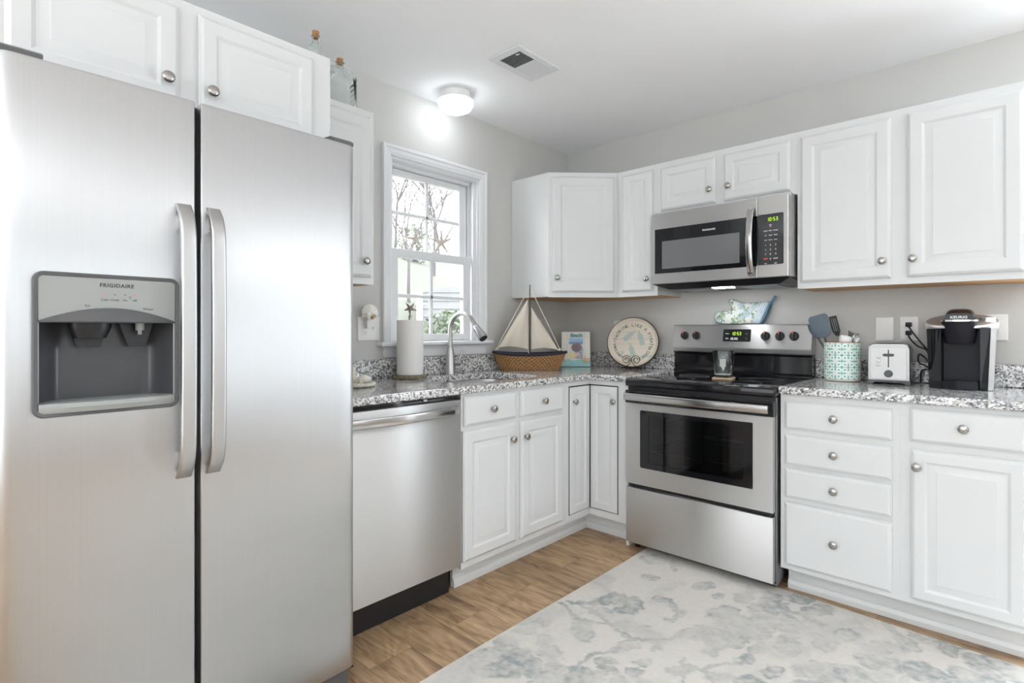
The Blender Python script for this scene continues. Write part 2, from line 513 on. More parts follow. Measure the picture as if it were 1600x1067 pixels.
for y0_, y1_ in ((WY0 + 0.012, WY0 + 0.022), (WY1 - 0.030, WY1 - 0.012)):
    b.box(-0.125, -0.085, y0_, y1_, 1.107, WZ1 - 0.012)
    b.box(-0.030, -0.018, y0_ - 0.0, y1_, 1.107, WZ1 - 0.012)
    b.box(-0.070, -0.062, y0_, y1_, 1.62, WZ1 - 0.012)
b.box(-0.135, -0.045, WY0 + 0.022, WY1 - 0.030, WZ1 - 0.030, WZ1 - 0.0125)
part('sash_track', b, 'trimwhite', win)
def sash(name, xa, xb, y0, y1, z0, z1, st, bot, top):
    b = MB()
    b.box(xa, xb, y0, y0 + st, z0, z1, 0.003, 1); b.box(xa, xb, y1 - st, y1, z0, z1, 0.003, 1)
    b.box(xa, xb, y0 + st, y1 - st, z0, z0 + bot, 0.003, 1); b.box(xa, xb, y0 + st, y1 - st, z1 - top, z1, 0.003, 1)
    s_ = part(name, b, 'trimwhite', win, False)
    gy0, gy1, gz0, gz1 = y0 + st, y1 - st, z0 + bot, z1 - top
    xm = (xa + xb) / 2
    g = MB(); g.box(xm - 0.002, xm + 0.002, gy0, gy1, gz0, gz1); part('pane', g, 'pane', s_, False)
    g = MB(); ym = (gy0 + gy1) / 2; zm = (gz0 + gz1) / 2
    for k in (-1, 1):
        xx = xm + k * 0.006
        g.box(xx - 0.003, xx + 0.003, ym - 0.009, ym + 0.009, gz0, gz1, 0.002, 1)
        g.box(xx - 0.003, xx + 0.003, gy0, gy1, zm - 0.009, zm + 0.009, 0.002, 1)
    part('muntin', g, 'trimwhite', s_, False)
    return s_
sash('upper_sash', -0.110, -0.078, WY0 + 0.024, WY1 - 0.040, 1.575, 2.050, 0.047, 0.035, 0.035)
low = sash('lower_sash', -0.066, -0.034, WY0 + 0.016, WY1 - 0.034, 1.1075, 1.609, 0.060, 0.040, 0.046)
b = MB(); b.box(-0.062, -0.038, -1.235, -1.180, 1.6092, 1.618, 0.003); b.cyl((-0.050, -1.208, 1.612), (-0.050, -1.208, 1.624), 0.009, 0.008, 14)
part('sash_lock', b, 'trimwhite', low)

# windows and doors of the eating area, out of frame but lighting and mirrored in the steel
def glazed(name, horiz, a0, a1, z0, z1, t, nv, nh, fr=0.06):
    b = MB()
    def bx(p0, p1, q0, q1, d=0.025):
        if horiz == 'y': b.box(t - d, t + d, p0, p1, q0, q1)
        else: b.box(p0, p1, t - d, t + d, q0, q1)
    bx(a0, a0 + fr, z0, z1); bx(a1 - fr, a1, z0, z1); bx(a0 + fr, a1 - fr, z0, z0 + fr); bx(a0 + fr, a1 - fr, z1 - fr, z1)
    for k in range(1, nv):
        a = a0 + (a1 - a0) * k / nv; bx(a - 0.04, a + 0.04, z0 + fr, z1 - fr)
    for k in range(1, nh):
        z = z0 + (z1 - z0) * k / nh; bx(a0 + fr, a1 - fr, z - 0.015, z + 0.015, 0.02)
    return struct(name, b, 'trimwhite')
glazed('door_1', 'x', 2.55, 3.31, 0.08, 2.06, 0.10, 1, 1, 0.08)
glazed('window_2', 'y', -4.40, -0.80, 0.80, 2.10, X1 + 0.08, 2, 2)
glazed('door_2', 'x', 0.45, 4.35, 0.08, 2.10, Y1 - 0.08, 2, 1)

def shade(name, x0, x1, y0, y1, z0, z1):  # unseen panels added behind the far glazing to block sky light
    b = MB(); b.box(x0, x1, y0, y1, z0, z1); struct(name, b, 'trimwhite')
shade('sky_blocker_1', 2.555, 3.305, 0.128, 0.134, 0.10, 2.055)
shade('sky_blocker_2', X1 + 0.115, X1 + 0.121, -4.395, -0.805, 0.81, 2.095)
shade('sky_blocker_3', 0.455, 4.345, Y1 - 0.121, Y1 - 0.115, 0.10, 2.095)
# ================================================================== cabinets
knob_me = None
def knob(parent, x, z, y=-0.0195):
    global knob_me
    if knob_me is None:
        b = MB(); b.lathe([(0.0085, 0), (0.0085, 0.002), (0.0055, 0.004), (0.0050, 0.011), (0.0075, 0.014), (0.0150, 0.0165), (0.0168, 0.0195), (0.0160, 0.0225), (0.0120, 0.0255), (0.006, 0.0268), (0.001, 0.0270)], 24, axis='y')
        k = part('knob', b, 'nickel', parent, True, 50, (x, y, z)); knob_me = k.data
        return k
    k = bpy.data.objects.new('knob', knob_me); COL.objects.link(k); k.parent = parent; k.location = (x, y, z)
    return k
EDGE = [(0, -0.0005), (0, -0.010), (0.0035, -0.0125), (0.0045, -0.0150), (0.0085, -0.0180), (0.0125, -0.0195)]
def door(parent, x0, x1, z0, z1, fw=0.055, raised=True, name='door', y=0.0):
    b = MB(); p = [(i, yy + y) for i, yy in EDGE]
    if raised:
        p += [(i, yy + y) for i, yy in ((fw - 0.004, -0.0195), (fw, -0.0175), (fw + 0.005, -0.0142), (fw + 0.010, -0.0138), (fw + 0.013, -0.0142), (fw + 0.030, -0.0175), (fw + 0.034, -0.0190))]
    b.loops(x0, x1, z0, z1, p)
    return part(name, b, 'white', parent, True, 20)
def wall_cab(label, loc, rz, wd, z0, z1, doors, dep=0.303, under=True, cat='cabinet', end_panel=None):
    t = thing('wall_cabinet', label, cat, loc, rz, 'white wall cabinets')
    b = MB(); b.box(0, wd, 0, dep, z0 + 0.002 if under else z0, z1)
    if under:
        b.box(0.0005, wd - 0.0005, 0.0, 0.018, z0 - 0.003, z0 + 0.002)
    part('body', b, 'white', t, False)
    if under:
        b = MB(); b.box(0.003, wd - 0.003, 0.019, dep - 0.002, z0 - 0.002, z0 + 0.0015)
        part('underside', b, 'maple', t, False, label='bare maple underside')
    for x0, x1, a0, a1, kx, kz, fw in doors:
        d = door(t, x0, x1, a0, a1, fw)
        knob(d, kx, kz)
    return t
LX = lambda x, y: (x, y, 0)
# above the refrigerator; local x runs along +y
FY = -3.13
wall_cab('white wall cabinet above the steel refrigerator, its two doors meeting over the gap', (0.610, FY, 0), 90, 0.911, 1.795, 2.1335,
         [(0.060, 0.432, 1.812, 2.105, 0.398, 1.883, 0.052), (0.483, 0.843, 1.812, 2.105, 0.515, 1.880, 0.050)], 0.606, False)
wall_cab('tall narrow white wall cabinet between refrigerator and window, glass bottle on top', (0.305, -2.2175, 0), 90, 0.375, 1.372, 2.1335,
         [(0.022, 0.357, 1.400, 2.105, 0.318, 1.468, 0.055)])
# diagonal corner cabinet
t = thing('wall_cabinet', 'white diagonal corner wall cabinet above the sailboat basket', 'cabinet', (0.305, -0.607, 0), 45, 'white wall cabinets')
def loc2(px, py):
    dx, dy = px - 0.305, py + 0.607; c_ = math.sqrt(0.5)
    return (dx * c_ + dy * c_, -dx * c_ + dy * c_)
poly = [loc2(*p) for p in ((0.002, -0.607), (0.305, -0.607), (0.607, -0.305), (0.607, -0.002), (0.002, -0.002))]
b = MB(); b.prism(poly, 1.3735, 2.1335); part('body', b, 'white', t, False)
b = MB(); b.prism([(p[0] * 0.985 + 0.003, max(p[1], 0.0) * 0.97 + 0.012) for p in poly], 1.3705, 1.3730); part('underside', b, 'maple', t, False, label='bare maple underside')
b = MB(); b.box(0.0, 0.427, 0.0, 0.010, 1.369, 1.3735); part('bottom_rail', b, 'white', t, False)
d = door(t, 0.022, 0.405, 1.399, 2.106, 0.056); knob(d, 0.052, 1.486)
wall_cab('narrow white wall cabinet squeezed between corner cabinet and microwave', (0.608, -0.305, 0), 0, 0.2680, 1.372, 2.1335,
         [(0.040, 0.240, 1.398, 2.103, 0.212, 1.468, 0.046)])
wall_cab('short white wall cabinet with two small doors directly above the microwave', (0.8765, -0.305, 0), 0, 0.7440, 1.832, 2.1335,
         [(0.0245, 0.3445, 1.853, 2.100, 0.3165, 1.925, 0.050), (0.3890, 0.7150, 1.853, 2.100, 0.4160, 1.927, 0.050)], 0.303, False)
wall_cab('wide white wall cabinet with two tall doors above toaster and coffee maker', (1.6210, -0.305, 0), 0, 0.8400, 1.372, 2.1335,
         [(0.0160, 0.3790, 1.398, 2.102, 0.3480, 1.473, 0.055), (0.4360, 0.8030, 1.398, 2.102, 0.4570, 1.474, 0.055)])

def base_body(t, wd, dep=0.606, z1=0.886):
    b = MB(); b.box(0, wd, 0, dep, 0.1135, z1); part('body', b, 'white', t, False)
def toe(t, x0, x1):
    b = MB(); b.box(x0, x1, 0.080, 0.098, 0.001, 0.113); part('toe_kick', b, 'white', t, False)
    b = MB(); b.rings([[(x, 0.0795, 0.001), (x, 0.0905 - 0.0095 - 0.012, 0.001), (x, 0.069, 0.022), (x, 0.074, 0.038), (x, 0.0795, 0.042)] for x in (x0, x1)])
    part('shoe_moulding', b, 'white', t, False)
G = 'white base cabinets'
# sink base, local x along +y from y=-1.597
t = thing('base_cabinet', 'white sink base cabinet with two false drawer fronts over two doors', 'cabinet', (0.610, -1.597, 0), 90, G)
b = MB(); b.box(0, 0.018, 0, 0.606, 0.1135, 0.886); b.box(0.741, 0.759, 0, 0.606, 0.1135, 0.886)
b.box(0.018, 0.741, 0, 0.018, 0.1135, 0.886); b.box(0.018, 0.741, 0.588, 0.606, 0.1135, 0.886); b.box(0.018, 0.741, 0.018, 0.588, 0.1135, 0.132)
part('body', b, 'white', t, False)
toe(t, 0.022, 0.7585)
for x0, x1, kx in ((0.012, 0.347, 0.177), (0.384, 0.719, 0.551)):
    d = door(t, x0, x1, 0.742, 0.870, raised=False, name='drawer_front'); knob(d, kx, 0.806)
for x0, x1, kx in ((0.003, 0.347, 0.310), (0.384, 0.719, 0.408)):
    d = door(t, x0, x1, 0.145, 0.722, 0.055); knob(d, kx, 0.645)
# corner base with a folding pie-cut door; local = world
t = thing('base_cabinet', 'white corner base cabinet with folding door in the inside corner', 'cabinet', (0.610, -0.610, 0), 0, G)
b = MB()
pc = [(0.0, -0.2275), (0.0, 0.0), (0.258, 0.0), (0.258, 0.606), (-0.606, 0.606), (-0.606, -0.2275)]
b.prism(pc, 0.1135, 0.886); part('body', b, 'white', t, False)
b = MB()
b.box(-0.098, 0.2395, 0.080, 0.098, 0.001, 0.113); b.box(-0.098, -0.080, -0.2275, 0.080, 0.001, 0.113); part('toe_kick', b, 'white', t, False)
sec = [(0.0005, 0.001), (0.011, 0.001), (0.011, 0.022), (0.006, 0.038), (0.0005, 0.042)]
b = MB(); b.rings([[(-0.080 + o_, -0.2275, z) for o_, z in sec], [(-0.080 + o_, 0.080 - o_, z) for o_, z in sec], [(0.2395, 0.080 - o_, z) for o_, z in sec]])
part('shoe_moulding', b, 'white', t, False)
b = MB(); b.box(0.240, 0.258, 0.0, 0.080, 0.001, 0.1135); part('end_panel', b, 'white', t, False)
g = MB(); g.box(0.0005, 0.0025, -0.1985, -0.0005, 0.153, 0.859); g.box(0.0005, 0.1905, -0.0025, -0.0005, 0.153, 0.859)
part('door_gap', g, 'gap', t, False, label='dark gap round the folding door')
def leaf(rot, x0, x1, kx):
    """leaf of the folding door, built facing -y then turned"""
    b = MB(); fw = 0.043
    b.loops(x0, x1, 0.158, 0.853, [(0, -0.003), (0, -0.008), (0.003, -0.011), (0.006, -0.012), (fw - 0.004, -0.012), (fw, -0.010), (fw + 0.005, -0.006), (fw + 0.011, -0.006), (fw + 0.024, -0.0105)])
    mt = Matrix.Rotation(R(rot), 4, 'Z'); b.xf(mt)
    l = part('door', b, 'white', t, True, 20)
    k = knob(l, 0, 0, 0); k.rotation_euler = (0, 0, R(rot)); k.location = mt @ Vector((kx, -0.012, 0.774))
leaf(90, -0.1955, -0.0125, -0.166)
leaf(0, 0.0125, 0.1875, 0.172)
# drawer base and door base right of the range
t = thing('base_cabinet', 'white base cabinet with four drawers beside the range', 'cabinet', (1.634, -0.610, 0), 0, G)
base_body(t, 0.4360); toe(t, 0.010, 0.4360)
for z0, z1, kz in ((0.735, 0.857, 0.798), (0.578, 0.709, 0.647), (0.434, 0.561, 0.498), (0.137, 0.412, 0.277)):
    d = door(t, 0.0192, 0.4100, z0, z1, raised=False, name='drawer'); knob(d, 0.212, kz)
t = thing('base_cabinet', 'white base cabinet with one drawer over one door below the coffee maker', 'cabinet', (2.0702, -0.610, 0), 0, G)
base_body(t, 0.3888); toe(t, 0.0, 0.3888)
d = door(t, 0.0308, 0.3580, 0.742, 0.868, raised=False, name='drawer'); knob(d, 0.190, 0.809)
d = door(t, 0.0340, 0.3600, 0.136, 0.712, 0.046); knob(d, 0.0535, 0.6476)

# ================================================================== counters
SK = rrect(0.135, 0.535, -1.520, -0.930, 0.09, 8)             # sink cut-out
def slab(outer, hole, z0, z1, r=0.009):
    b = MB(); bm = b.bm
    def ring(poly, z, grow):
        n = len(poly); out = []
        for i in range(n):
            p0, p1, p2 = Vector(poly[i - 1]), Vector(poly[i]), Vector(poly[(i + 1) % n])
            d1 = (p1 - p0).normalized(); d2 = (p2 - p1).normalized()
            n1 = Vector((d1.y, -d1.x)); n2 = Vector((d2.y, -d2.x))
            m_ = (n1 + n2); m_ = m_ / max(m_.dot(n1), 0.3) if m_.length > 1e-6 else n1
            q = p1 - m_ * grow
            out.append((q.x, q.y, z))
        return out
    rs = [(0, z0 + 0.004), (0, z1 - r)] + [(r * (1 - math.cos(R(a))), z1 - r + r * math.sin(R(a))) for a in (30, 60, 90)]
    rs = [(0.004, z0)] + rs
    rows = [[bm.verts.new(p) for p in ring(outer, z, g)] for g, z in rs]
    for a, c_ in zip(rows, rows[1:]):
        for j in range(len(a)):
            k = (j + 1) % len(a); bm.faces.new((a[j], a[k], c_[k], c_[j]))
    tops, bots = [rows[-1]], [rows[0]]
    if hole:
        hr = [[bm.verts.new((p[0], p[1], z)) for p in hole] for z in (z0, z1 - 0.003)]
        cx_ = sum(p[0] for p in hole) / len(hole); cy_ = sum(p[1] for p in hole) / len(hole)
        hr.append([bm.verts.new((cx_ + (p[0] - cx_) * 1.012, cy_ + (p[1] - cy_) * 1.010, z1)) for p in hole])
        for a, c_ in zip(hr, hr[1:]):
            for j in range(len(a)):
                k = (j + 1) % len(a); bm.faces.new((a[j], c_[j], c_[k], a[k]))
        tops.append(hr[-1]); bots.append(hr[0])
    for loops_ in (tops, bots):
        es = []
        for l in loops_:
            for j in range(len(l)):
                e = bm.edges.get((l[j], l[(j + 1) % len(l)])) or bm.edges.new((l[j], l[(j + 1) % len(l)]))
                es.append(e)
        bmesh.ops.triangle_fill(bm, use_beauty=True, use_dissolve=False, edges=es)
    return b
OV = 0.6345
o = part('countertop', slab([(0.001, -2.217), (OV, -2.217), (OV, -OV), (0.8655, -OV), (0.8655, -0.001), (0.001, -0.001)], SK, 0.8875, CT), 'granite', None, False)
tag(o, 'speckled grey granite L-shaped countertop holding the sink', 'countertop', 'granite countertops')
b = MB(); b.box(0.001, 0.021, -2.217, -0.022, CT + 0.0005, 1.0185, 0.003, 1); b.box(0.001, 0.8645, -0.021, -0.001, CT + 0.0005, 1.0185, 0.003, 1)
part('backsplash', b, 'granite', o)
o = part('countertop', slab([(1.632, -OV), (2.465, -OV), (2.465, -0.001), (1.632, -0.001)], None, 0.8875, CT), 'granite', None, False)
tag(o, 'speckled grey granite countertop under the toaster and coffee maker', 'countertop', 'granite countertops')
b = MB(); b.box(1.632, 2.465, -0.021, -0.001, CT + 0.0005, 1.0185, 0.003, 1)
part('backsplash', b, 'granite', o)
# undermount sink
t = thing('sink', 'stainless undermount sink basin set into the granite below the window', 'sink', (0.335, -1.225, 0.70))
b = MB(); rr = []
for g, z in ((-0.012, 0.1865), (0.004, 0.1865), (0.006, 0.175), (0.012, 0.05), (0.03, 0.02), (0.06, 0.012)):
    rr.append([(p[0] - 0.335 - math.copysign(min(g, abs(p[0] - 0.335)), p[0] - 0.335), p[1] + 1.225 - math.copysign(min(g, abs(p[1] + 1.225)), p[1] + 1.225), z) for p in SK])
b.rings(rr, True, False, True); part('basin', b, 'steel_plain', t)
b = MB(); b.lathe([(0.045, 0.0125), (0.042, 0.015), (0.03, 0.014), (0.028, 0.0128)], 24); part('drain', b, 'chrome', t)
# faucet
t = thing('faucet', 'brushed steel gooseneck pull-down faucet behind the sink', 'faucet', (0.078, -1.200, CT))
b = MB(); b.lathe([(0.0275, 0.0008), (0.0275, 0.005), (0.0255, 0.008), (0.0250, 0.095), (0.0230, 0.120), (0.0170, 0.142), (0.0150, 0.150)], 28); part('body', b, 'steel_plain', t, True, 40)
pth = [(0, 0, 0.148), (0, 0, 0.20)] + [(0.098 - 0.098 * math.cos(R(a)), 0, 0.246 + 0.094 * math.sin(R(a))) for a in range(0, 146, 12)]
e_ = Vector(pth[-1]); dr = (Vector(pth[-1]) - Vector(pth[-2])).normalized()
pth += [tuple(e_ + dr * 0.044)]
b = MB(); b.tube(smooth_path(pth, 3), 0.0128, 16); part('spout', b, 'steel_plain', t, True, 50)
p0 = e_ + dr * 0.044
b = MB(); b.tube([p0, p0 + dr * 0.004, p0 + dr * 0.03, p0 + dr * 0.075, p0 + dr * 0.088], [0.0150, 0.0165, 0.0185, 0.0260, 0.0240], 20); b.tube([p0 - dr * 0.004, p0 - dr * 0.001], [0.0138, 0.0138], 20); hd = part('spray_head', b, 'steel_plain', t, True, 50)
b = MB(); b.tube([p0 + dr * 0.0882, p0 + dr * 0.092], [0.0215, 0.0205], 20); part('nozzle', b, 'black', hd)
b = MB(); b.tube([p0 + dr * 0.022 + Vector((-0.012, -0.010, 0.0)), p0 + dr * 0.045 + Vector((-0.0145, -0.0125, 0.0))], 0.0055, 10); part('spray_button', b, 'black', hd)
b = MB(); b.cyl((0, 0.017, 0.062), (0, 0.066, 0.062), 0.0165, 0.0165, 24); b.cyl((0, 0.0665, 0.062), (0, 0.070, 0.062), 0.014, 0.012, 24)
lv = part('lever', b, 'steel_plain', t)
b = MB(); b.tube([(0, 0.060, 0.070), (0.002, 0.072, 0.090), (0.004, 0.088, 0.132)], [0.006, 0.0058, 0.0062], 12); part('lever_arm', b, 'steel_plain', lv)

# ================================================================== ceiling light, vent
t = thing('ceiling_light', 'round white flush ceiling light glowing above the kitchen window', 'ceiling light', (0.175, -1.244, H))
b = MB(); b.lathe([(0.080, -0.0008), (0.080, -0.034), (0.0945, -0.040), (0.0950, -0.047)], 40); part('base', b, 'plastic_white', t)
b = MB(); b.lathe([(0.0935, -0.0475), (0.0945, -0.056), (0.093, -0.068), (0.084, -0.085), (0.062, -0.098), (0.030, -0.106), (0.002, -0.108)], 40)
part('diffuser', b, 'lamp', t, True, 80, label='glowing frosted diffuser')
t = thing('ceiling_vent', 'white louvred air vent in the ceiling, dark slots on one half', 'vent', (0.668, -1.235, H))
b = MB()
for args in ((-0.098, 0.098, -0.155, -0.112), (-0.098, 0.098, 0.112, 0.155), (-0.098, -0.064, -0.112, 0.112), (0.064, 0.098, -0.112, 0.112), (-0.064, 0.064, -0.005, 0.005)):
    b.box(args[0], args[1], args[2], args[3], -0.008, -0.0008, 0.0025, 1)
part('frame', b, 'trimwhite', t)
b = MB(); b.box(-0.064, 0.064, -0.112, 0.112, -0.0018, -0.0008); part('duct', b, 'gap', t, False, label='dark duct opening behind the louvres')
b = MB()
for k in range(22):
    y = -0.108 + k * 0.0102
    if abs(y) < 0.007: continue
    s_ = 1 if y < 0 else -1
    b.rings([[(x, y - s_ * 0.0036, -0.0075), (x, y - s_ * 0.0030, -0.0080), (x, y + s_ * 0.0036, -0.0026), (x, y + s_ * 0.0030, -0.0021)] for x in (-0.0638, 0.0638)])
part('louvre', b, 'trimwhite', t, False)
b = MB(); b.tube(smooth_path([(0.050, -0.100, -0.009), (0.052, -0.108, -0.016), (0.045, -0.114, -0.016)], 4), 0.003, 8); part('lever', b, 'trimwhite', t)

# ================================================================== refrigerator (local x along +y, front faces -y local)
FX, FY0 = 0.842, -3.107
t = thing('refrigerator', 'stainless side-by-side refrigerator with ice and water dispenser', 'refrigerator', (FX, FY0, 0), 90)
FW = 0.853
b = MB(); b.box(0.004, FW - 0.004, 0.078, 0.775, 0.03, 1.742, 0.006, 1); part('body', b, 'grey_plastic', t)
def fridge_door(name, x0, x1, r0, r1, hole=None):
    """curved door skin; hole = (x0,x1,z0,z1)"""
    z0, z1, dep = 0.088, 1.760, 0.070
    bow = lambda x: -0.007 * math.sin(PI * min(max((x - 0.0) / FW, 0), 1))
    prof = []
    for a in range(0, 91, 15): prof.append((x0 + r0 - r0 * math.cos(R(a)), r0 - r0 * math.sin(R(a))))
    xs = list(np.linspace(x0 + r0, x1 - r1, 14)[1:-1])
    if hole: xs = sorted(xs + [hole[0], hole[1]])
    prof += [(x, 0.0) for x in xs]
    for a in range(90, -1, -15): prof.append((x1 - r1 + r1 * math.cos(R(a)), r1 - r1 * math.sin(R(a))))
    P = [(x, y + bow(x) * (1 if y < 0.02 else 0.6)) for x, y in prof]
    P = [(x0, dep)] + P + [(x1, dep)]
    zr = [(z0, 0.006), (z0 + 0.003, 0.0015), (z0 + 0.010, 0.0)]
    zs = [(z, 0) for z in ((hole[2], hole[3]) if hole else ())]
    zr += zs + [(z1 - 0.008, 0.0), (z1 - 0.002, 0.0020), (z1, 0.007)]
    b = MB(); rows = []
    for z, ins in zr:
        rows.append([b.bm.verts.new((x + (ins * 0.5 if x < (x0 + x1) / 2 else -ins * 0.5) * (1 if i not in () else 0), min(y + ins, dep), z)) for i, (x, y) in enumerate(P)])
    for ra, rb in zip(rows, rows[1:]):
        for j in range(len(P) - 1):
            if hole:
                zc = (ra[j].co.z + rb[j].co.z) / 2; xc = (P[j][0] + P[j + 1][0]) / 2
                if hole[0] < xc < hole[1] and hole[2] < zc < hole[3] and 0 < j < len(P) - 2: continue
            b.bm.faces.new((ra[j], ra[j + 1], rb[j + 1], rb[j]))
        b.bm.faces.new((ra[-1], ra[0], rb[0], rb[-1]))
    b.bm.faces.new(rows[0][::-1]); b.bm.faces.new(rows[-1])
    return part(name, b, 'steel_fridge', t, True, 40)
b = MB(); b.box(0.3815, 0.3940, 0.030, 0.070, 0.090, 1.755); part('gap_darkener', b, 'black', t, False, label='black strip darkening the gap between the doors')  # black strip stands in for the shade deep between the doors
# dispenser limits
DX0, DX1, DZ0, DZ1 = 0.064, 0.343, 0.977, 1.297
fd = fridge_door('freezer_door', 0.002, 0.381, 0.030, 0.004, (DX0 + 0.012, DX1 - 0.012, DZ0 + 0.012, DZ1 - 0.012))
rd = fridge_door('refrigerator_door', 0.3945, FW - 0.002, 0.004, 0.026)
def fr_handle(door_, x, zt, zb):
    pts = []
    for k in range(25):
        u = k / 24; z = zt + (zb - zt) * u
        e = min(u, 1 - u)
        y = -0.012 - 0.040 * min(1, e / 0.10) ** 0.6 * (0.86 + 0.14 * math.sin(PI * u))
        if k in (0, 24): y = -0.0065
        pts.append((x, y, z))
    b = MB(); rs = []
    for i, p in enumerate(pts):
        hw, ht = 0.0175, 0.009
        sec = rrect(-hw, hw, -ht, ht, 0.006, 4)
        rs.append([(p[0] + a, p[1] - c_ if True else 0, p[2]) for a, c_ in sec])
    b.rings(rs)
    for z in (zt - 0.045, zb + 0.045):
        b.box(x - 0.012, x + 0.012, -0.034, -0.0075, z - 0.02, z + 0.02, 0.004, 2)
    return part('handle', b, 'steel_plain', door_, True, 40, label='satin steel bow handle')
fr_handle(fd, 0.3535, 1.487, 0.795); fr_handle(rd, 0.4225, 1.487, 0.795)
# dispenser
dsp = None
b = MB()
o_ = rrect(DX0, DX1, DZ0, DZ1, 0.020, 6); i_ = rrect(DX0 + 0.009, DX1 - 0.009, DZ0 + 0.009, DZ1 - 0.009, 0.012, 6)
b.rings([[(p[0], -0.0045, p[1]) for p in o_], [(p[0], -0.0125, p[1]) for p in o_], [(p[0] * 0.985 + 0.5 * (DX0 + DX1) * 0.015, -0.0165, p[1] * 0.985 + 0.5 * (DZ0 + DZ1) * 0.015) for p in o_], [(p[0], -0.0150, p[1]) for p in i_], [(p[0], -0.004, p[1]) for p in i_]], True, False, False)
dsp = part('ice_dispenser', b, 'grey_plastic', t, True, 40, label='charcoal framed ice and water dispenser')
zv, za = 1.1855, 1.2195                     # visor bottom, arc top
arc_pts = []
for k in range(21):
    u = k / 20; x = DX0 + 0.010 + (DX1 - DX0 - 0.020) * u
    arc_pts.append((x, zv + 0.004 + (za - zv - 0.004) * math.sin(PI * u) ** 0.9))
b = MB(); b.prism([(DX0 + 0.0095, DZ1 - 0.0095)] + arc_pts + [(DX1 - 0.0095, DZ1 - 0.0095)], -0.0140, -0.004, 'y')
part('control_panel', b, 'light_grey', dsp, False, label='pale grey control panel')
b = MB()
rs = []
for x, z in arc_pts:
    u = (x - DX0) / (DX1 - DX0)
    k = math.sin(PI * u)
    rs.append([(x, -0.013, z), (x, -0.0145 - 0.004 * k, z - 0.0005), (x, -0.016 - 0.022 * k, zv + 0.003), (x, -0.015 - 0.020 * k, zv), (x, -0.006, zv)])
b.rings(rs); part('visor', b, 'grey_plastic', dsp, True, 40)
zl = 1.008
b = MB(); hx0, hx1 = DX0 + 0.0105, DX1 - 0.0105     # alcove shell
back = 0.066; nseg = 24; rowsA = []
prof = []
for k in range(nseg + 1):
    a = PI * k / nseg
    prof.append(((hx0 + hx1) / 2 - (hx1 - hx0) / 2 * math.cos(a) if False else hx0 + (hx1 - hx0) * k / nseg, back * (min(1.0, math.sin(a) * 2.2)) ** 0.7 - 0.004 * (1 if k in (0, nseg) else 0)))
prof = [(x, min(y, back)) for x, y in prof]
b.rings([[(x, y, z) for x, y in prof] for z in (zl - 0.004, zv + 0.03)], False)
top = [b.bm.verts.new((x, y, zv + 0.03)) for x, y in prof]; b.bm.faces.new(top)
part('alcove', b, 'alcove', dsp, True, 50, label='dark recessed alcove')
b = MB(); b.prism([(x, y) for x, y in prof], zl - 0.014, zl, 'z')
rs = []
for k in range(21):
    u = k / 20; x = hx0 + (hx1 - hx0) * u; q = math.sin(PI * u)
    rs.append([(x, -0.004, DZ0 + 0.0092), (x, -0.013 - 0.012 * q, DZ0 + 0.0092), (x, -0.016 - 0.016 * q, zl - 0.010), (x, -0.014 - 0.013 * q, zl - 0.001), (x, -0.004, zl - 0.0005)])
b.rings(rs); part('drip_tray', b, 'light_grey', dsp, True, 40)
b = MB(); xc = DX0 + 0.105                 # ice chute: open funnel with paddle
b.rings([[(xc + r * math.cos(2 * PI * k / 24), 0.018 + r * 0.55 * math.sin(2 * PI * k / 24), z) for k in range(24)] for r, z in ((0.041, 1.190), (0.041, 1.176), (0.030, 1.150), (0.026, 1.150), (0.037, 1.178), (0.037, 1.190))], True, False, False)
b.prism([(xc - 0.033, 1.168), (xc - 0.022, 1.128), (xc + 0.022, 1.128), (xc + 0.033, 1.168)], 0.034, 0.039, 'y')
part('ice_chute', b, 'black', dsp)
b = MB(); xw = DX0 + 0.200
b.cyl((xw, 0.008, 1.195), (xw, 0.008, 1.168), 0.010, 0.009, 16); b.cyl((xw, 0.008, 1.168), (xw, 0.008, 1.158), 0.0045, 0.0045, 12)
part('water_nozzle', b, 'light_grey', dsp)
b = MB(); b.prism([(xw - 0.036, 1.185), (xw - 0.018, 1.128), (xw + 0.018, 1.128), (xw + 0.034, 1.185)], 0.036, 0.041, 'y'); part('water_paddle', b, 'black', dsp)
b = MB(); xm = DX0 + 0.150
def tx(s, size, x, z, y, **k): b.merge(text_bm(s, size, **k).bm, TR(x, y, z))
tx('FRIGIDAIRE', 0.0118, xm, 1.2680, -0.0140, bold=0.0003, spacing=1.12)
for s_, dx in (('Cube', -0.024), ('Crush', -0.004), ('On', 0.0155), ('Off', 0.0345)): tx(s_, 0.0066, xm + dx, 1.2365, -0.0140)
tx('Ice', 0.0085, xm - 0.055, 1.2215, -0.0140); tx('Water', 0.0085, xm + 0.062, 1.2165, -0.0140)
b.tube([(xm + 0.0255 + 0.0022 * math.cos(a), -0.0142, 1.2450 + 0.0028 * math.sin(a)) for a in np.linspace(0, 2 * PI, 12)[:-1]], 0.0003, 4, True)
for dx in (-0.004, 0.0155): b.box(xm + dx - 0.002, xm + dx + 0.002, -0.0144, -0.0138, 1.2505, 1.2517)
part('lettering', b, 'ink_dark', dsp, False, label='dark printed lettering')
for dx in (-0.024, 0.0345):
    b = MB(); b.box(xm + dx - 0.002, xm + dx + 0.002, -0.0144, -0.0138, 1.2505, 1.2517)
    part('indicator_light', b, 'red', dsp, False, label='small red indicator dash')
for x0, x1 in ((0.004, 0.085), (FW - 0.075, FW - 0.004)):
    b = MB(); b.rings([[(x, y, z) for y, z in ((0.012, 1.7612), (0.012, 1.772), (0.030, 1.782), (0.075, 1.786), (0.130, 1.786), (0.130, 1.7612))] for x in (x0, x1)])
    part('hinge_cover', b, 'grey_plastic', t, True, 30)
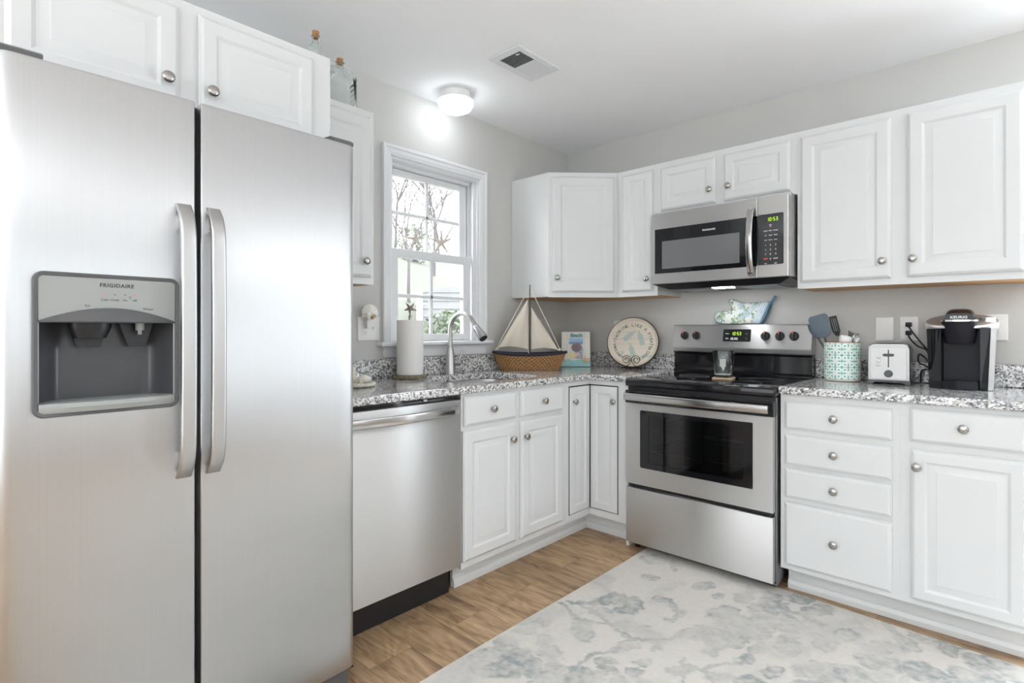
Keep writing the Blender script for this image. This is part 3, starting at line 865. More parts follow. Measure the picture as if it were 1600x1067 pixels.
b = MB(); b.box(0.01, FW - 0.01, 0.030, 0.074, 0.018, 0.082, 0.008, 2); part('base_grille', b, 'grey_plastic', t, label='grey grille under the doors')
b = MB(); b.box(FW - 0.060, FW - 0.006, 0.010, 0.060, 0.0825, 0.0875); part('lower_hinge', b, 'black', t)
for x in (0.05, FW - 0.05):
    for y in (0.14, 0.70):
        b = MB(); b.cyl((x - 0.012, y, 0.0158), (x + 0.012, y, 0.0158), 0.015, 0.015, 16); part('roller', b, 'black', t)

# ================================================================== dishwasher
t = thing('dishwasher', 'stainless dishwasher with a bowed bar handle beside the refrigerator', 'dishwasher', (0.635, -2.213, 0), 90)
DWW = 0.606
b = MB(); b.box(0.004, DWW - 0.010, 0.030, 0.60, 0.13, 0.872); part('tub', b, 'black', t, False)
b = MB(); b.box(0.002, DWW - 0.010, 0.0, 0.028, 0.143, 0.8670, 0.004, 2); dd = part('door', b, 'steel', t)
b = MB(); b.box(0.002, DWW - 0.010, 0.003, 0.029, 0.8675, 0.8750, 0.002, 1); b.box(0.012, DWW - 0.030, 0.016, 0.029, 0.8755, 0.8865); part('control_strip', b, 'black_gloss', t, label='black top control edge')
b = MB(); b.box(0.40, 0.418, 0.010, 0.0155, 0.8755, 0.8830); part('latch', b, 'steel_plain', t)
b = MB(); rs = []
for k in range(25):
    u = k / 24; x = 0.018 + (0.574 - 0.018) * u
    y = -0.010 - 0.032 * math.sin(PI * u) ** 0.75
    if k in (0, 24): y = -0.004
    sec = rrect(-0.0065, 0.0065, 0.8060, 0.8430, 0.005, 3)
    rs.append([(x, y + a, z) for a, z in sec])
b.rings(rs)
for x in (0.024, 0.568): b.box(x - 0.006, x + 0.006, -0.012, -0.0003, 0.813, 0.836)
part('handle', b, 'bar_steel', dd, True, 40)
b = MB(); b.box(0.002, DWW - 0.008, 0.085, 0.110, 0.002, 0.1290); part('toe_panel', b, 'black', t, False, label='black toe panel')

# ================================================================== range (local origin front-left-bottom of the oven door plane)
t = thing('range', 'freestanding stainless electric range with black glass cooktop', 'range', (0.873, -0.670, 0), 0)
RW = 0.756
b = MB(); b.box(0.003, 0.016, 0.035, 0.600, 0.035, 0.868); b.box(RW - 0.016, RW - 0.003, 0.035, 0.600, 0.035, 0.868)
b.box(0.016, RW - 0.016, 0.560, 0.600, 0.035, 0.868); b.box(0.016, RW - 0.016, 0.035, 0.560, 0.035, 0.345)
b.box(0.016, RW - 0.016, 0.035, 0.560, 0.800, 0.868)
b.box(0.016, 0.080, 0.035, 0.075, 0.345, 0.800); b.box(RW - 0.080, RW - 0.016, 0.035, 0.075, 0.345, 0.800)
part('body', b, 'steel_dark', t, False)
b = MB()
b.box(0.080, 0.085, 0.075, 0.545, 0.365, 0.785); b.box(RW - 0.085, RW - 0.080, 0.075, 0.545, 0.365, 0.785)
b.box(0.085, RW - 0.085, 0.540, 0.545, 0.365, 0.785); b.box(0.085, RW - 0.085, 0.075, 0.540, 0.360, 0.365); b.box(0.085, RW - 0.085, 0.075, 0.540, 0.785, 0.790)
part('oven_cavity', b, 'grey_plastic', t, False, label='dark grey oven interior')
for z in (0.525, 0.640):
    b = MB(); b.tube([(0.09, 0.09, z), (RW - 0.09, 0.09, z), (RW - 0.09, 0.50, z), (0.09, 0.50, z)], 0.0032, 8, True)
    for k in range(1, 22): 
        x = 0.09 + (RW - 0.18) * k / 22; b.cyl((x, 0.09, z), (x, 0.50, z), 0.0014, 0.0014, 6)
    part('oven_rack', b, 'chrome', t)
b = MB(); b.box(0.001, RW - 0.001, 0.004, 0.590, 0.870, 0.9120, 0.010, 3); ctp = part('cooktop', b, 'black_gloss', t, True, 40, label='black ceramic glass cooktop')
for x, y, r in ((0.20, 0.17, 0.105), (0.56, 0.17, 0.080), (0.20, 0.42, 0.080), (0.56, 0.42, 0.105)):
    b = MB()
    b.tube([(x + r * math.cos(2 * PI * k / 64), y + r * math.sin(2 * PI * k / 64), 0.9121) for k in range(64)], 0.0009, 4, True)
    part('burner_ring', b, 'ring_grey', ctp, False, label='thin grey printed burner ring')
# oven door
b = MB()
DR = (0.009, RW - 0.009)
WX0, WX1, WZ0_, WZ1_ = 0.095, 0.661, 0.452, 0.751
b.box(DR[0], WX0 + 0.0, 0.0, 0.030, 0.362, 0.7845); b.box(WX1, DR[1], 0.0, 0.030, 0.362, 0.7845)
b.box(WX0, WX1, 0.0, 0.030, 0.362, WZ0_); b.box(WX0, WX1, 0.0, 0.030, WZ1_, 0.7845)
bmesh.ops.remove_doubles(b.bm, verts=b.bm.verts[:], dist=1e-5)
od = part('oven_door', b, 'steel', t, False)
b = MB(); b.box(DR[0] - 0.002, DR[1] + 0.002, -0.002, 0.030, 0.7850, 0.8510, 0.003, 1); part('door_top', b, 'black_gloss', od, label='black upper band of the oven door')
b = MB()
gx = rrect(WX0 + 0.0005, WX1 - 0.0005, WZ0_ + 0.0005, WZ1_ - 0.0005, 0.012, 5); gi = rrect(WX0 + 0.047, WX1 - 0.040, WZ0_ + 0.030, WZ1_ - 0.022, 0.014, 5)
b.rings([[(p[0], 0.012, p[1]) for p in gx], [(p[0], -0.0015, p[1]) for p in gx], [(p[0], -0.0015, p[1]) for p in gi], [(p[0], 0.012, p[1]) for p in gi]], True, False, False, True)
wf = part('window_frame', b, 'black_gloss', od, False, label='black glass border of the oven window')
b = MB(); b.prism([(p[0], p[1]) for p in gi], 0.0, 0.004, 'y'); part('window_glass', b, 'tint_glass', od, False)
b = MB()
rs = []
for k in range(21):
    u = k / 20; x = 0.020 + (RW - 0.040) * u
    y = -0.030 - 0.012 * math.sin(PI * u)
    sec = rrect(-0.011, 0.009, 0.8015, 0.8405, 0.009, 4)
    rs.append([(x, y + a, z) for a, z in sec])
b.rings(rs)
for x in (0.035, RW - 0.035): b.box(x - 0.012, x + 0.012, -0.028, -0.0025, 0.808, 0.834, 0.003, 1)
part('handle', b, 'bar_steel', od, True, 40)
b = MB(); b.box(0.011, RW - 0.009, 0.0, 0.030, 0.050, 0.3405, 0.004, 2); part('storage_drawer', b, 'steel', t)
b = MB(); b.box(0.012, RW - 0.012, 0.0315, 0.0345, 0.3410, 0.3615); part('gap_strip', b, 'black', t, False, label='black gap between oven door and drawer')  # black strips here and below give the range gaps their shade
b = MB(); b.box(0.006, RW - 0.006, 0.0315, 0.0345, 0.044, 0.0495); part('gap_strip', b, 'black', t, False, label='black gap under the drawer')
b = MB(); b.box(0.008, RW - 0.008, 0.0315, 0.0345, 0.8515, 0.8690)
part('gap_strip', b, 'black', t, False, label='black gap under the cooktop')
for x in (0.030, RW - 0.030):
    for y in (0.06, 0.52):
        b = MB(); b.cyl((x, y + 0.03, 0.0125 if x > 0.1 and y < 0.3 else 0.0005), (x, y + 0.03, 0.0345), 0.014, 0.016, 14); part('foot', b, 'black', t)
# backguard
b = MB()
gy = lambda y: y
sec = [(0.590, 0.9125), (0.590, 0.925), (0.598, 0.935), (0.600, 1.025), (0.588, 1.035), (0.588, 1.040), (0.648, 1.040), (0.648, 0.9125)]
b.prism([(y, z) for y, z in sec], -0.006, RW + 0.000, 'x'); part('backguard', b, 'black_gloss', t, True, 30, label='black glossy lower backguard')
b = MB(); sec = [(0.592, 1.0405), (0.574, 1.062), (0.572, 1.068), (0.596, 1.193), (0.602, 1.199), (0.648, 1.199), (0.648, 1.0405)]
b.prism(sec, -0.006, RW + 0.001, 'x'); cp = part('control_panel', b, 'steel', t, True, 30)
tilt = Matrix.Translation((0, 0.572, 1.068)) @ Matrix.Rotation(-math.atan2(0.024, 0.125), 4, 'X')
def on_panel(mb): return mb.xf(tilt)
for x, z in ((0.067, 0.068), (0.139, 0.068), (0.530, 0.068), (0.603, 0.068), (0.673, 0.068)):
    b = MB(); b.lathe([(0.024, 0.0002), (0.024, 0.003), (0.0215, 0.005), (0.0205, 0.016), (0.019, 0.018), (0.002, 0.018)], 32, (x, 0, z), 'y')
    b.rings([[(x - 0.0065, -0.017, z - 0.020), (x + 0.0065, -0.017, z - 0.020), (x + 0.0065, -0.017, z + 0.021), (x - 0.0065, -0.017, z + 0.021)], [(x - 0.0045, -0.029, z - 0.018), (x + 0.0045, -0.029, z - 0.018), (x + 0.0045, -0.029, z + 0.019), (x - 0.0045, -0.029, z + 0.019)]])
    part('knob', on_panel(b), 'black', cp, True, 35)
    b = MB(); b.box(x - 0.0018, x + 0.0018, -0.0300, -0.0291, z + 0.008, z + 0.019); b.box(x - 0.0025, x + 0.0025, -0.0300, -0.0175, z + 0.0212, z + 0.0225)
    part('pointer_mark', on_panel(b), 'red', cp, False, label='red pointer mark')
b = MB(); b.prism(rrect(0.298, 0.452, 0.036, 0.106, 0.006, 3), -0.0016, -0.0002, 'y'); part('display_panel', on_panel(b), 'black_gloss', cp, False, label='black clock and oven control panel')
b = MB(); seven(b, '10:53', 0.345, 0.072, 0.018, -0.0018); part('clock_digits', on_panel(b), 'led', cp, False, label='glowing green time 10:53')
b = MB()
for s_, x, z in (('Timer', 0.322, 0.078), ('Bake', 0.322, 0.050), ('Self', 0.350, 0.053), ('Clean', 0.350, 0.046), ('Keep', 0.372, 0.053), ('Warm', 0.372, 0.046), ('^', 0.428, 0.076), ('v', 0.428, 0.050)):
    b.merge(text_bm(s_, 0.0085, bold=0.0003).bm, TR(x, -0.0016, z))
part('lettering', on_panel(b), 'ink_white', cp, False, label='small white button lettering')
b = MB(); b.merge(text_bm('FRIGIDAIRE', 0.0090, spacing=1.15).bm, TR(0.378, -0.0002, 0.020))
for s_, x in (('L', 0.067), ('L', 0.139), ('OVEN', 0.530), ('R', 0.603), ('R', 0.673)): b.merge(text_bm(s_, 0.006).bm, TR(x, -0.0002, 0.024))
part('lettering', on_panel(b), 'ink_grey', cp, False, label='grey printed lettering')

# ================================================================== microwave
t = thing('microwave', 'stainless over-the-range microwave with black glass door and keypad', 'microwave', (0.8800, -0.413, 0), 0)
MW = 0.736
mz0, mz1 = 1.4265, 1.8190
b = MB(); b.box(0.012, MW - 0.004, 0.036, 0.408, mz0, 1.8300); part('body', b, 'steel_plain', t, False)
b = MB(); b.box(0.016, 0.588, 0.0, 0.035, mz0 - 0.002, mz1, 0.004, 1); md = part('door', b, 'steel', t)
b = MB(); b.box(0.5895, MW - 0.006, 0.0, 0.035, mz0 - 0.002, mz1, 0.004, 1); mp_ = part('control_panel', b, 'steel', t)
b = MB(); b.prism(rrect(0.037, 0.5870, 1.4830, 1.7300, 0.002, 1), -0.0018, -0.0002, 'y'); mg = part('window', b, 'black_gloss', md, False, label='black glass door window')
wm = mat('microwave_mesh', (0.16, 0.165, 0.17), 0.12); M['mwmesh'] = wm
b = MB(); b.prism(rrect(0.080, 0.503, 1.507, 1.660, 0.002, 1), -0.0022, -0.0019, 'y'); part('viewing_mesh', b, 'mwmesh', md, False, label='dark grey viewing mesh')
b = MB(); b.merge(text_bm('FRIGIDAIRE', 0.0125, bold=0.0003, spacing=1.1).bm, TR(0.345, -0.0018, 1.6900)); part('lettering', b, 'ink_white', md, False)
b = MB(); rs = []
for k in range(25):
    u = k / 24; z = 1.772 - (1.772 - 1.437) * u
    y = -0.012 - 0.034 * math.sin(PI * u) ** 0.7
    if k in (0, 24): y = -0.004
    rs.append([(0.5630 + a, y + c_, z) for a, c_ in rrect(-0.0150, 0.0150, -0.006, 0.006, 0.004, 3)])
b.rings(rs)
for z in (1.762, 1.447): b.box(0.553, 0.573, -0.018, -0.0003, z - 0.008, z + 0.008)
part('handle', b, 'bar_steel', md, True, 40)
b = MB(); b.prism(rrect(0.5900, 0.7090, 1.4860, 1.7320, 0.006, 3), -0.0018, -0.0002, 'y'); kp = part('keypad', b, 'black_gloss', mp_, False, label='black touch keypad')
b = MB(); seven(b, '10:53', 0.633, 1.697, 0.017, -0.0019); part('clock_digits', b, 'led', mp_, False, label='glowing green time 10:53')
b = MB(); kx = (0.628, 0.650, 0.674)
def k_(s_, x, z, size=0.0062): b.merge(text_bm(s_, size, bold=0.0002).bm, TR(x, -0.0019, z))
k_('Easy', 0.650, 1.677); k_('Set', 0.650, 1.670)
for r_, row in enumerate((('Popcorn', 'Potato', 'Beverage'), ('Melt', 'Sensor', 'Reheat'), ('Cook', 'Defrost', 'Power'))):
    for x, s_ in zip(kx, row): k_(s_, x, 1.649 - 0.0225 * r_, 0.0055)
for r_, row in enumerate(('123', '456', '789')):
    for x, s_ in zip(kx, row): k_(s_, x, 1.578 - 0.0225 * r_, 0.0105)
k_('0', kx[1], 1.510, 0.0105); k_('START', kx[2], 1.512, 0.0070); k_('Vent', kx[0], 1.490); k_('Light', kx[2], 1.490)
part('lettering', b, 'ink_white', mp_, False, label='white keypad lettering')
b = MB(); b.merge(text_bm('STOP', 0.0075, bold=0.0003).bm, TR(kx[0], -0.0019, 1.512)); part('stop_lettering', b, 'red', mp_, False, label='red STOP lettering')
b = MB(); b.rings([[(x0, 0.030, mz0 - 0.0025), (x1, 0.030, mz0 - 0.0025), (x1, 0.400, mz0 - 0.0005), (x0, 0.400, mz0 - 0.0005)] if z == 0 else [(x0 + 0.07, 0.075, 1.397), (x1 - 0.06, 0.075, 1.397), (x1 - 0.02, 0.395, 1.397), (x0 + 0.02, 0.395, 1.397)] for z, x0, x1 in ((0, 0.014, MW - 0.006), (1, 0.014, MW - 0.006))])
vb = part('hood_underside', b, 'black', t, False, label='black vent underside')
for x0, x1 in ((0.10, 0.29), (0.46, 0.65)):
    b = MB(); b.box(x0, x1, 0.10, 0.36, 1.3935, 1.3965); part('grease_filter', b, 'steel_dark', vb, False)
b = MB(); b.box(0.325, 0.425, 0.085, 0.150, 1.3925, 1.3965, 0.001, 1); part('cooktop_light', b, 'hood_light', vb, True, label='lit cooktop lamp lens')
# ================================================================== rug printed with a faded flowering branch
STEMS = [[(0.968, -1.369), (1.022, -1.381), (1.098, -1.401), (1.162, -1.392), (1.22, -1.362), (1.278, -1.401), (1.337, -1.395), (1.416, -1.339), (1.451, -1.274), (1.469, -1.19)],
  [(1.22, -1.362), (1.11, -1.299), (1.05, -1.3), (1.005, -1.342)],
  [(1.337, -1.395), (1.338, -1.498), (1.291, -1.582), (1.282, -1.684), (1.246, -1.692)],
  [(1.416, -1.339), (1.454, -1.407)],
  [(1.093, -1.274), (1.089, -1.194), (1.137, -1.135), (1.21, -1.139), (1.255, -1.178)],
  [(1.005, -1.342), (1.074, -1.264), (1.087, -1.21)],
  [(1.22, -1.362), (1.283, -1.339), (1.34, -1.293)],
  [(1.635, -0.702), (1.691, -0.761), (1.763, -0.759), (1.826, -0.8)],
  [(1.309, -1.018), (1.361, -1.08), (1.4, -1.171), (1.354, -1.202)],
  [(1.71, -1.209), (1.688, -1.286), (1.632, -1.356), (1.583, -1.437)]]
BLOBS = [[1.166, -1.471, 0.035, 0.033, -0.051, 0.072],
  [1.168, -1.298, 0.036, 0.034, -0.023, 0.036],
  [1.203, -1.186, 0.037, 0.034, -0.043, 0.073],
  [1.131, -1.184, 0.045, 0.042, -0.028, 0.044],
  [1.017, -1.741, 0.036, 0.033, -0.038, 0.04],
  [1.096, -1.614, 0.033, 0.031, -0.031, 0.038],
  [1.174, -1.667, 0.038, 0.035, -0.032, 0.04],
  [1.11, -1.765, 0.037, 0.035, -0.039, 0.043],
  [1.029, -1.84, 0.047, 0.043, -0.041, 0.041],
  [1.18, -1.793, 0.036, 0.033, -0.035, 0.041],
  [1.12, -1.849, 0.036, 0.033, -0.037, 0.039],
  [1.238, -1.721, 0.024, 0.022, -0.021, 0.027],
  [1.066, -1.899, 0.036, 0.034, -0.034, 0.033],
  [1.53, -0.989, 0.043, 0.04, -0.029, 0.073],
  [1.667, -1.006, 0.054, 0.051, -0.029, 0.088],
  [1.596, -1.037, 0.034, 0.032, -0.027, 0.073],
  [1.577, -1.2, 0.046, 0.042, -0.019, 0.047],
  [1.524, -1.184, 0.081, 0.075, -0.02, 0.046],
  [1.595, -1.266, 0.035, 0.032, -0.014, 0.032],
  [1.639, -1.132, 0.03, 0.027, -0.017, 0.046],
  [1.792, -1.054, 0.039, 0.036, -0.014, 0.05],
  [1.72, -1.141, 0.032, 0.03, -0.016, 0.048],
  [1.532, -0.782, 0.034, 0.032, -0.022, 0.063],
  [1.52, -0.689, 0.014, 0.013, -0.017, 0.048],
  [1.444, -0.85, 0.027, 0.025, -0.012, 0.03],
  [1.617, -0.704, 0.038, 0.035, -0.016, 0.05],
  [1.676, -0.774, 0.044, 0.041, -0.014, 0.047],
  [1.742, -0.878, 0.042, 0.039, -0.022, 0.079],
  [1.821, -0.852, 0.048, 0.044, -0.019, 0.078],
  [1.874, -0.936, 0.033, 0.03, -0.014, 0.063],
  [1.724, -0.605, 0.053, 0.05, -0.016, 0.06],
  [1.809, -0.691, 0.044, 0.04, -0.015, 0.066],
  [1.072, -0.687, 0.053, 0.049, -0.031, 0.059],
  [1.177, -0.704, 0.016, 0.014, -0.036, 0.073],
  [1.136, -0.901, 0.033, 0.031, -0.015, 0.027],
  [1.355, -0.795, 0.04, 0.037, -0.016, 0.037],
  [1.27, -1.04, 0.03, 0.028, -0.014, 0.027],
  [1.332, -1.053, 0.016, 0.015, -0.029, 0.058],
  [1.396, -1.099, 0.029, 0.027, -0.017, 0.036],
  [1.351, -1.58, 0.037, 0.034, -0.015, 0.024],
  [1.458, -1.489, 0.025, 0.023, -0.01, 0.019],
  [1.712, -1.216, 0.019, 0.017, -0.009, 0.026],
  [1.55, -1.441, 0.036, 0.034, -0.011, 0.023],
  [1.011, -1.626, 0.034, 0.032, -0.016, 0.018],
  [1.013, -1.542, 0.028, 0.026, -0.018, 0.022],
  [1.872, -1.151, 0.036, 0.034, -0.011, 0.044],
  [1.688, -1.392, 0.035, 0.033, -0.012, 0.032],
  [1.792, -1.243, 0.03, 0.028, -0.011, 0.035],
  [1.366, -1.691, 0.041, 0.038, -0.014, 0.021],
  [1.367, -1.447, 0.032, 0.03, -0.016, 0.027],
  [1.918, -1.127, 0.036, 0.033, -0.01, 0.045]]
RX0, RX1, RY0, RY1 = 0.957, 3.90, -3.05, -0.580
nx, ny = 520, 440
u = np.linspace(0, 1, nx); v = np.linspace(0, 1, ny)
U, V = np.meshgrid(u, v, indexing='ij')
YT = RY1 - 0.055 * np.clip((RX0 + U * (RX1 - RX0) - 1.55) / 1.0, 0, 1.5)
X = RX0 + U * (RX1 - RX0) + 0.004 * np.sin(V * 9); Y = RY0 + V * (YT - RY0)
Xw = X + 0.060 * (fbm(X, Y, 11, 2) - 0.5) + 0.034 * (fbm(X, Y, 42, 3) - 0.5)
Yw = Y + 0.060 * (fbm(X + 9, Y, 11, 2) - 0.5) + 0.034 * (fbm(X + 9, Y, 42, 3) - 0.5)
dens = np.zeros_like(X)
n1, n2, n3 = fbm(X, Y, 9, 5), fbm(X + 3, Y + 7, 45, 3), fbm(X + 5, Y + 1, 150, 2)
def seg_d(px, py, a, b_):
    ax, ay = a; bx, by = b_
    t = np.clip(((px - ax) * (bx - ax) + (py - ay) * (by - ay)) / ((bx - ax) ** 2 + (by - ay) ** 2 + 1e-9), 0, 1)
    return np.hypot(px - ax - t * (bx - ax), py - ay - t * (by - ay))
shifts = [(0, 0, 0), (0.95, -0.55, 0.9), (0.30, -1.15, 2.4), (1.15, -1.55, 4.0), (0.15, -2.0, 5.2), (1.9, -0.2, 3.0), (2.2, -1.2, 1.0), (0.78, 0.02, 0.45), (0.55, -0.30, -0.7)]
for sx, sy, ra in shifts:
    ca, sa = math.cos(ra), math.sin(ra); ox, oy = 1.35, -1.25
    def tr(p): 
        dx, dy = p[0] - ox, p[1] - oy
        return (ox + sx + ca * dx - sa * dy, oy + sy + sa * dx + ca * dy)
    for st in STEMS:
        q = [tr(p) for p in st]
        for a, b_ in zip(q, q[1:]):
            d = seg_d(Xw, Yw, a, b_)
            dens = np.maximum(dens, 0.95 * np.clip((0.0125 - d) / 0.006, 0, 1))
    for cx_, cy_, ax, ay, bx, by in BLOBS:
        c_ = tr((cx_, cy_)); a_ = (ca * ax - sa * ay, sa * ax + ca * ay); b_ = (ca * bx - sa * by, sa * bx + ca * by)
        det = a_[0] * b_[1] - a_[1] * b_[0]
        dx, dy = Xw - c_[0], Yw - c_[1]
        s_ = (dx * b_[1] - dy * b_[0]) / det; t_ = (a_[0] * dy - a_[1] * dx) / det
        r_ = np.sqrt(s_ * s_ + t_ * t_)
        ins = np.clip((1.08 - r_) / 0.25, 0, 1)
        edge = np.exp(-((r_ - 0.92) / 0.13) ** 2)
        vein = np.exp(-(t_ / 0.10) ** 2) * (r_ < 0.95)
        dens = np.maximum(dens, ins * (0.18 + 0.62 * n2) + 0.34 * edge * (0.5 + n1) * (r_ < 1.25) + 0.12 * vein)
wear = np.clip((n1 - 0.36) * 2.6, 0, 1)
dens = np.clip(dens * 1.25, 0, 1) * (0.40 + 0.60 * wear) * np.clip(0.25 + 1.5 * n2, 0, 1.2) * (0.55 + 0.9 * n3)
dens = np.maximum(dens, 0.36 * np.clip((fbm(X + 11, Y - 4, 7.5, 5) - 0.51) * 6, 0, 1) * np.clip(0.1 + 1.4 * n2, 0, 1.2) * (0.5 + n3))
base = np.ones(X.shape + (3,)) * S(213, 208, 201)
base *= (0.94 + 0.12 * n3)[..., None] * (0.97 + 0.06 * n2)[..., None]
C = lerp(base, S(142, 150, 151), np.clip(dens * 0.86, 0, 0.9))
edge = np.minimum(np.minimum(U, 1 - U) * (RX1 - RX0), np.minimum(V, 1 - V) * (RY1 - RY0))
Z = 0.010 * np.clip(edge / 0.006, 0.12, 1) ** 0.5 + 0.0008 * n3
me = grid_me('area_rug', X, Y, Z, C)
bm = bmesh.new(); bm.from_mesh(me)
be = [e for e in bm.edges if e.is_boundary]
r_ = bmesh.ops.extrude_edge_only(bm, edges=be)
for q in r_['geom']:
    if isinstance(q, bmesh.types.BMVert): q.co.z = 0.0008
bm.to_mesh(me); bm.free()
rug = part_me('area_rug', me, 'rug', None)
tag(rug, 'cream woven rug with faded blue-grey flowers and branches on the plank floor', 'rug')

# ================================================================== things on the counters
Z0 = CT + 0.0008
# paper towel holder and roll
PX, PY = 0.122, -1.508
t = thing('paper_towel_holder', 'wooden paper towel holder with a starfish finial under the window', 'paper towel holder', (PX, PY, Z0))
b = MB(); b.lathe([(0.080, 0), (0.086, 0.003), (0.086, 0.014), (0.083, 0.018), (0.001, 0.018)], 40)
m = mat('driftwood', (0.20, 0.16, 0.10), 0.7); M['driftwood'] = m
nt, nd, lk, bb = nodes(m); lk.new(ramp(nt, noise(nt, coords(nt, (20, 120, 120)), 1.0, 4), [(0.3, (0.13, 0.10, 0.065)), (0.7, (0.27, 0.22, 0.15))]), bb.inputs['Base Color'])
part('base', b, 'driftwood', t)
b = MB(); b.cyl((0, 0, 0.0182), (0, 0, 0.315), 0.007, 0.007, 12); part('post', b, 'nickel', t)
def star(mb, R_, th, n=5, rot=90, wob=0.0, tip=0.12, inner=0.22, dome=True):
    """five-armed starfish in the xz plane, thickness along y"""
    for k in range(n):
        a = R(rot + 360 * k / n + wob * math.sin(k * 2.3)); rr = R_ * (1 + 0.08 * math.sin(k * 1.7 + 1))
        pts, rad = [], []
        for j in range(7):
            q = j / 6
            pts.append((rr * q * math.cos(a) + 0.04 * R_ * math.sin(q * 3) * math.sin(a), 0, rr * q * math.sin(a)))
            rad.append(R_ * (inner * (1 - q) ** 1.2 + tip * 0.9 * (1 - q) + tip * 0.42))
        t_ = MB(); t_.tube(pts, rad, 10); t_.xf(Matrix.Diagonal((1, th / (R_ * (inner + tip)), 1, 1))); mb.add(t_)
    return mb
M['bronze'] = mat('aged_bronze', (0.28, 0.25, 0.20), 0.45, 0.8)
b = MB(); star(b, 0.034, 0.006, rot=54, tip=0.11, inner=0.16); b.xf(TR(0, 0, 0.358)); b.cyl((0, 0, 0.312), (0, 0, 0.340), 0.005, 0.004, 10); b.lathe([(0.010, 0.3155), (0.010, 0.318), (0.005, 0.322)], 14)
b.xf(Matrix.Rotation(R(48), 4, 'Z')); part('starfish_finial', b, 'bronze', t, label='bronze starfish finial')
t = thing('paper_towel_roll', 'white paper towel roll standing on the wooden holder', 'paper towels', (PX, PY, Z0 + 0.0188))
M['paper'] = paint('paper', (0.80, 0.79, 0.77), 0.9, 0.25, 260)
b = MB(); n = 48
b.rings([[(r * math.cos(2 * PI * k / n), r * math.sin(2 * PI * k / n), z) for k in range(n)] for r, z in ((0.020, 0.002), (0.064, 0.0), (0.0675, 0.002), (0.0675, 0.276), (0.065, 0.279), (0.020, 0.278))], True, False, False, True)
part('paper', b, 'paper', t, True, 40)
b = MB(); b.rings([[(r * math.cos(2 * PI * k / 24), r * math.sin(2 * PI * k / 24), z) for k in range(24)] for r, z in ((0.017, 0.003), (0.0195, 0.003), (0.0195, 0.277), (0.017, 0.277))], True, False, False, True)
M['card'] = mat('cardboard', (0.42, 0.33, 0.22), 0.85); part('tube', b, 'card', t)

# soap tray with candle and shell
M['shellwhite'] = paint('white_shell', (0.80, 0.77, 0.71), 0.45, 0.2, 60)
M['rope'] = paint('cotton_rope', (0.74, 0.70, 0.62), 0.85, 0.5, 500)
TXY = (0.275, -1.922)
t = thing('tray', 'small white rope-edged tray on the counter beside the refrigerator', 'tray', (TXY[0], TXY[1], Z0))
b = MB(); b.lathe([(0.070, 0), (0.082, 0.003), (0.082, 0.007), (0.001, 0.006)], 40); part('plate', b, 'shellwhite', t)
b = MB()
for ph in (0, PI):
    b.tube([((0.083 + 0.0045 * math.cos(a * 26 + ph)) * math.cos(a), (0.083 + 0.0045 * math.cos(a * 26 + ph)) * math.sin(a), 0.0115 + 0.0045 * math.sin(a * 26 + ph)) for a in np.linspace(0, 2 * PI, 261)[:-1]], 0.0050, 6, True)
part('rope_edge', b, 'rope', t)
M['wax'] = mat('ivory_wax', (0.80, 0.76, 0.58), 0.5, 0.0, Subsurface_Weight=0.3, Subsurface_Radius=(0.02, 0.015, 0.008))
t = thing('candle', 'ivory pillar candle on the rope-edged tray', 'candle', (TXY[0] - 0.032, TXY[1] - 0.010, Z0 + 0.008))
b = MB(); b.lathe([(0.029, 0), (0.031, 0.002), (0.031, 0.072), (0.029, 0.075), (0.022, 0.073), (0.001, 0.071)], 32); part('wax', b, 'wax', t)
b = MB(); b.cyl((0, 0, 0.0712), (0.001, 0, 0.080), 0.001, 0.0008, 6); part('wick', b, 'ink_dark', t)
def shell_bm(R_, ribs=14):
    """domed scallop: fan in the xz plane bulging to -y"""
    b = MB(); rows = []
    for i in range(9):
        q = i / 8; row = []
        for j in range(ribs * 4 + 1):
            a = R(-28 + 236 * j / (ribs * 4)); rad = R_ * q * (1 + 0.03 * math.cos(2 * PI * j / 4))
            dome = 0.34 * R_ * (1 - q ** 2) + 0.035 * R_ * q * math.cos(2 * PI * j / 4)
            row.append((rad * math.cos(a), -dome - 0.002, rad * math.sin(a)))
        rows.append(row)
    top = rows; bot = [[(p[0], min(p[1] + 0.004, 0.0), p[2]) for p in r] for r in rows[::-1]]
    b.rings(top + bot, False)
    bmesh.ops.remove_doubles(b.bm, verts=b.bm.verts[:], dist=1e-6)
    return b
t = thing('seashell', 'white ribbed seashell lying on the rope-edged tray', 'seashell', (TXY[0] + 0.024, TXY[1] + 0.036, Z0 + 0.0085), 60)
b = MB()                                      # a little whelk
pts, rad = [], []
for k in range(90):
    a = k * 0.26; q = k / 89
    pts.append((0.028 * q ** 1.2 * math.cos(a) , 0.028 * q ** 1.2 * math.sin(a), 0.055 - 0.032 * q)); rad.append(0.004 + 0.018 * q)
b.tube(pts, rad, 12)
b.xf(Matrix.Scale(0.76, 4)); zmin = min(v_.co.z for v_ in b.bm.verts); b.xf(TR(0, 0, -zmin)); part('shell', b, 'shellwhite', t)

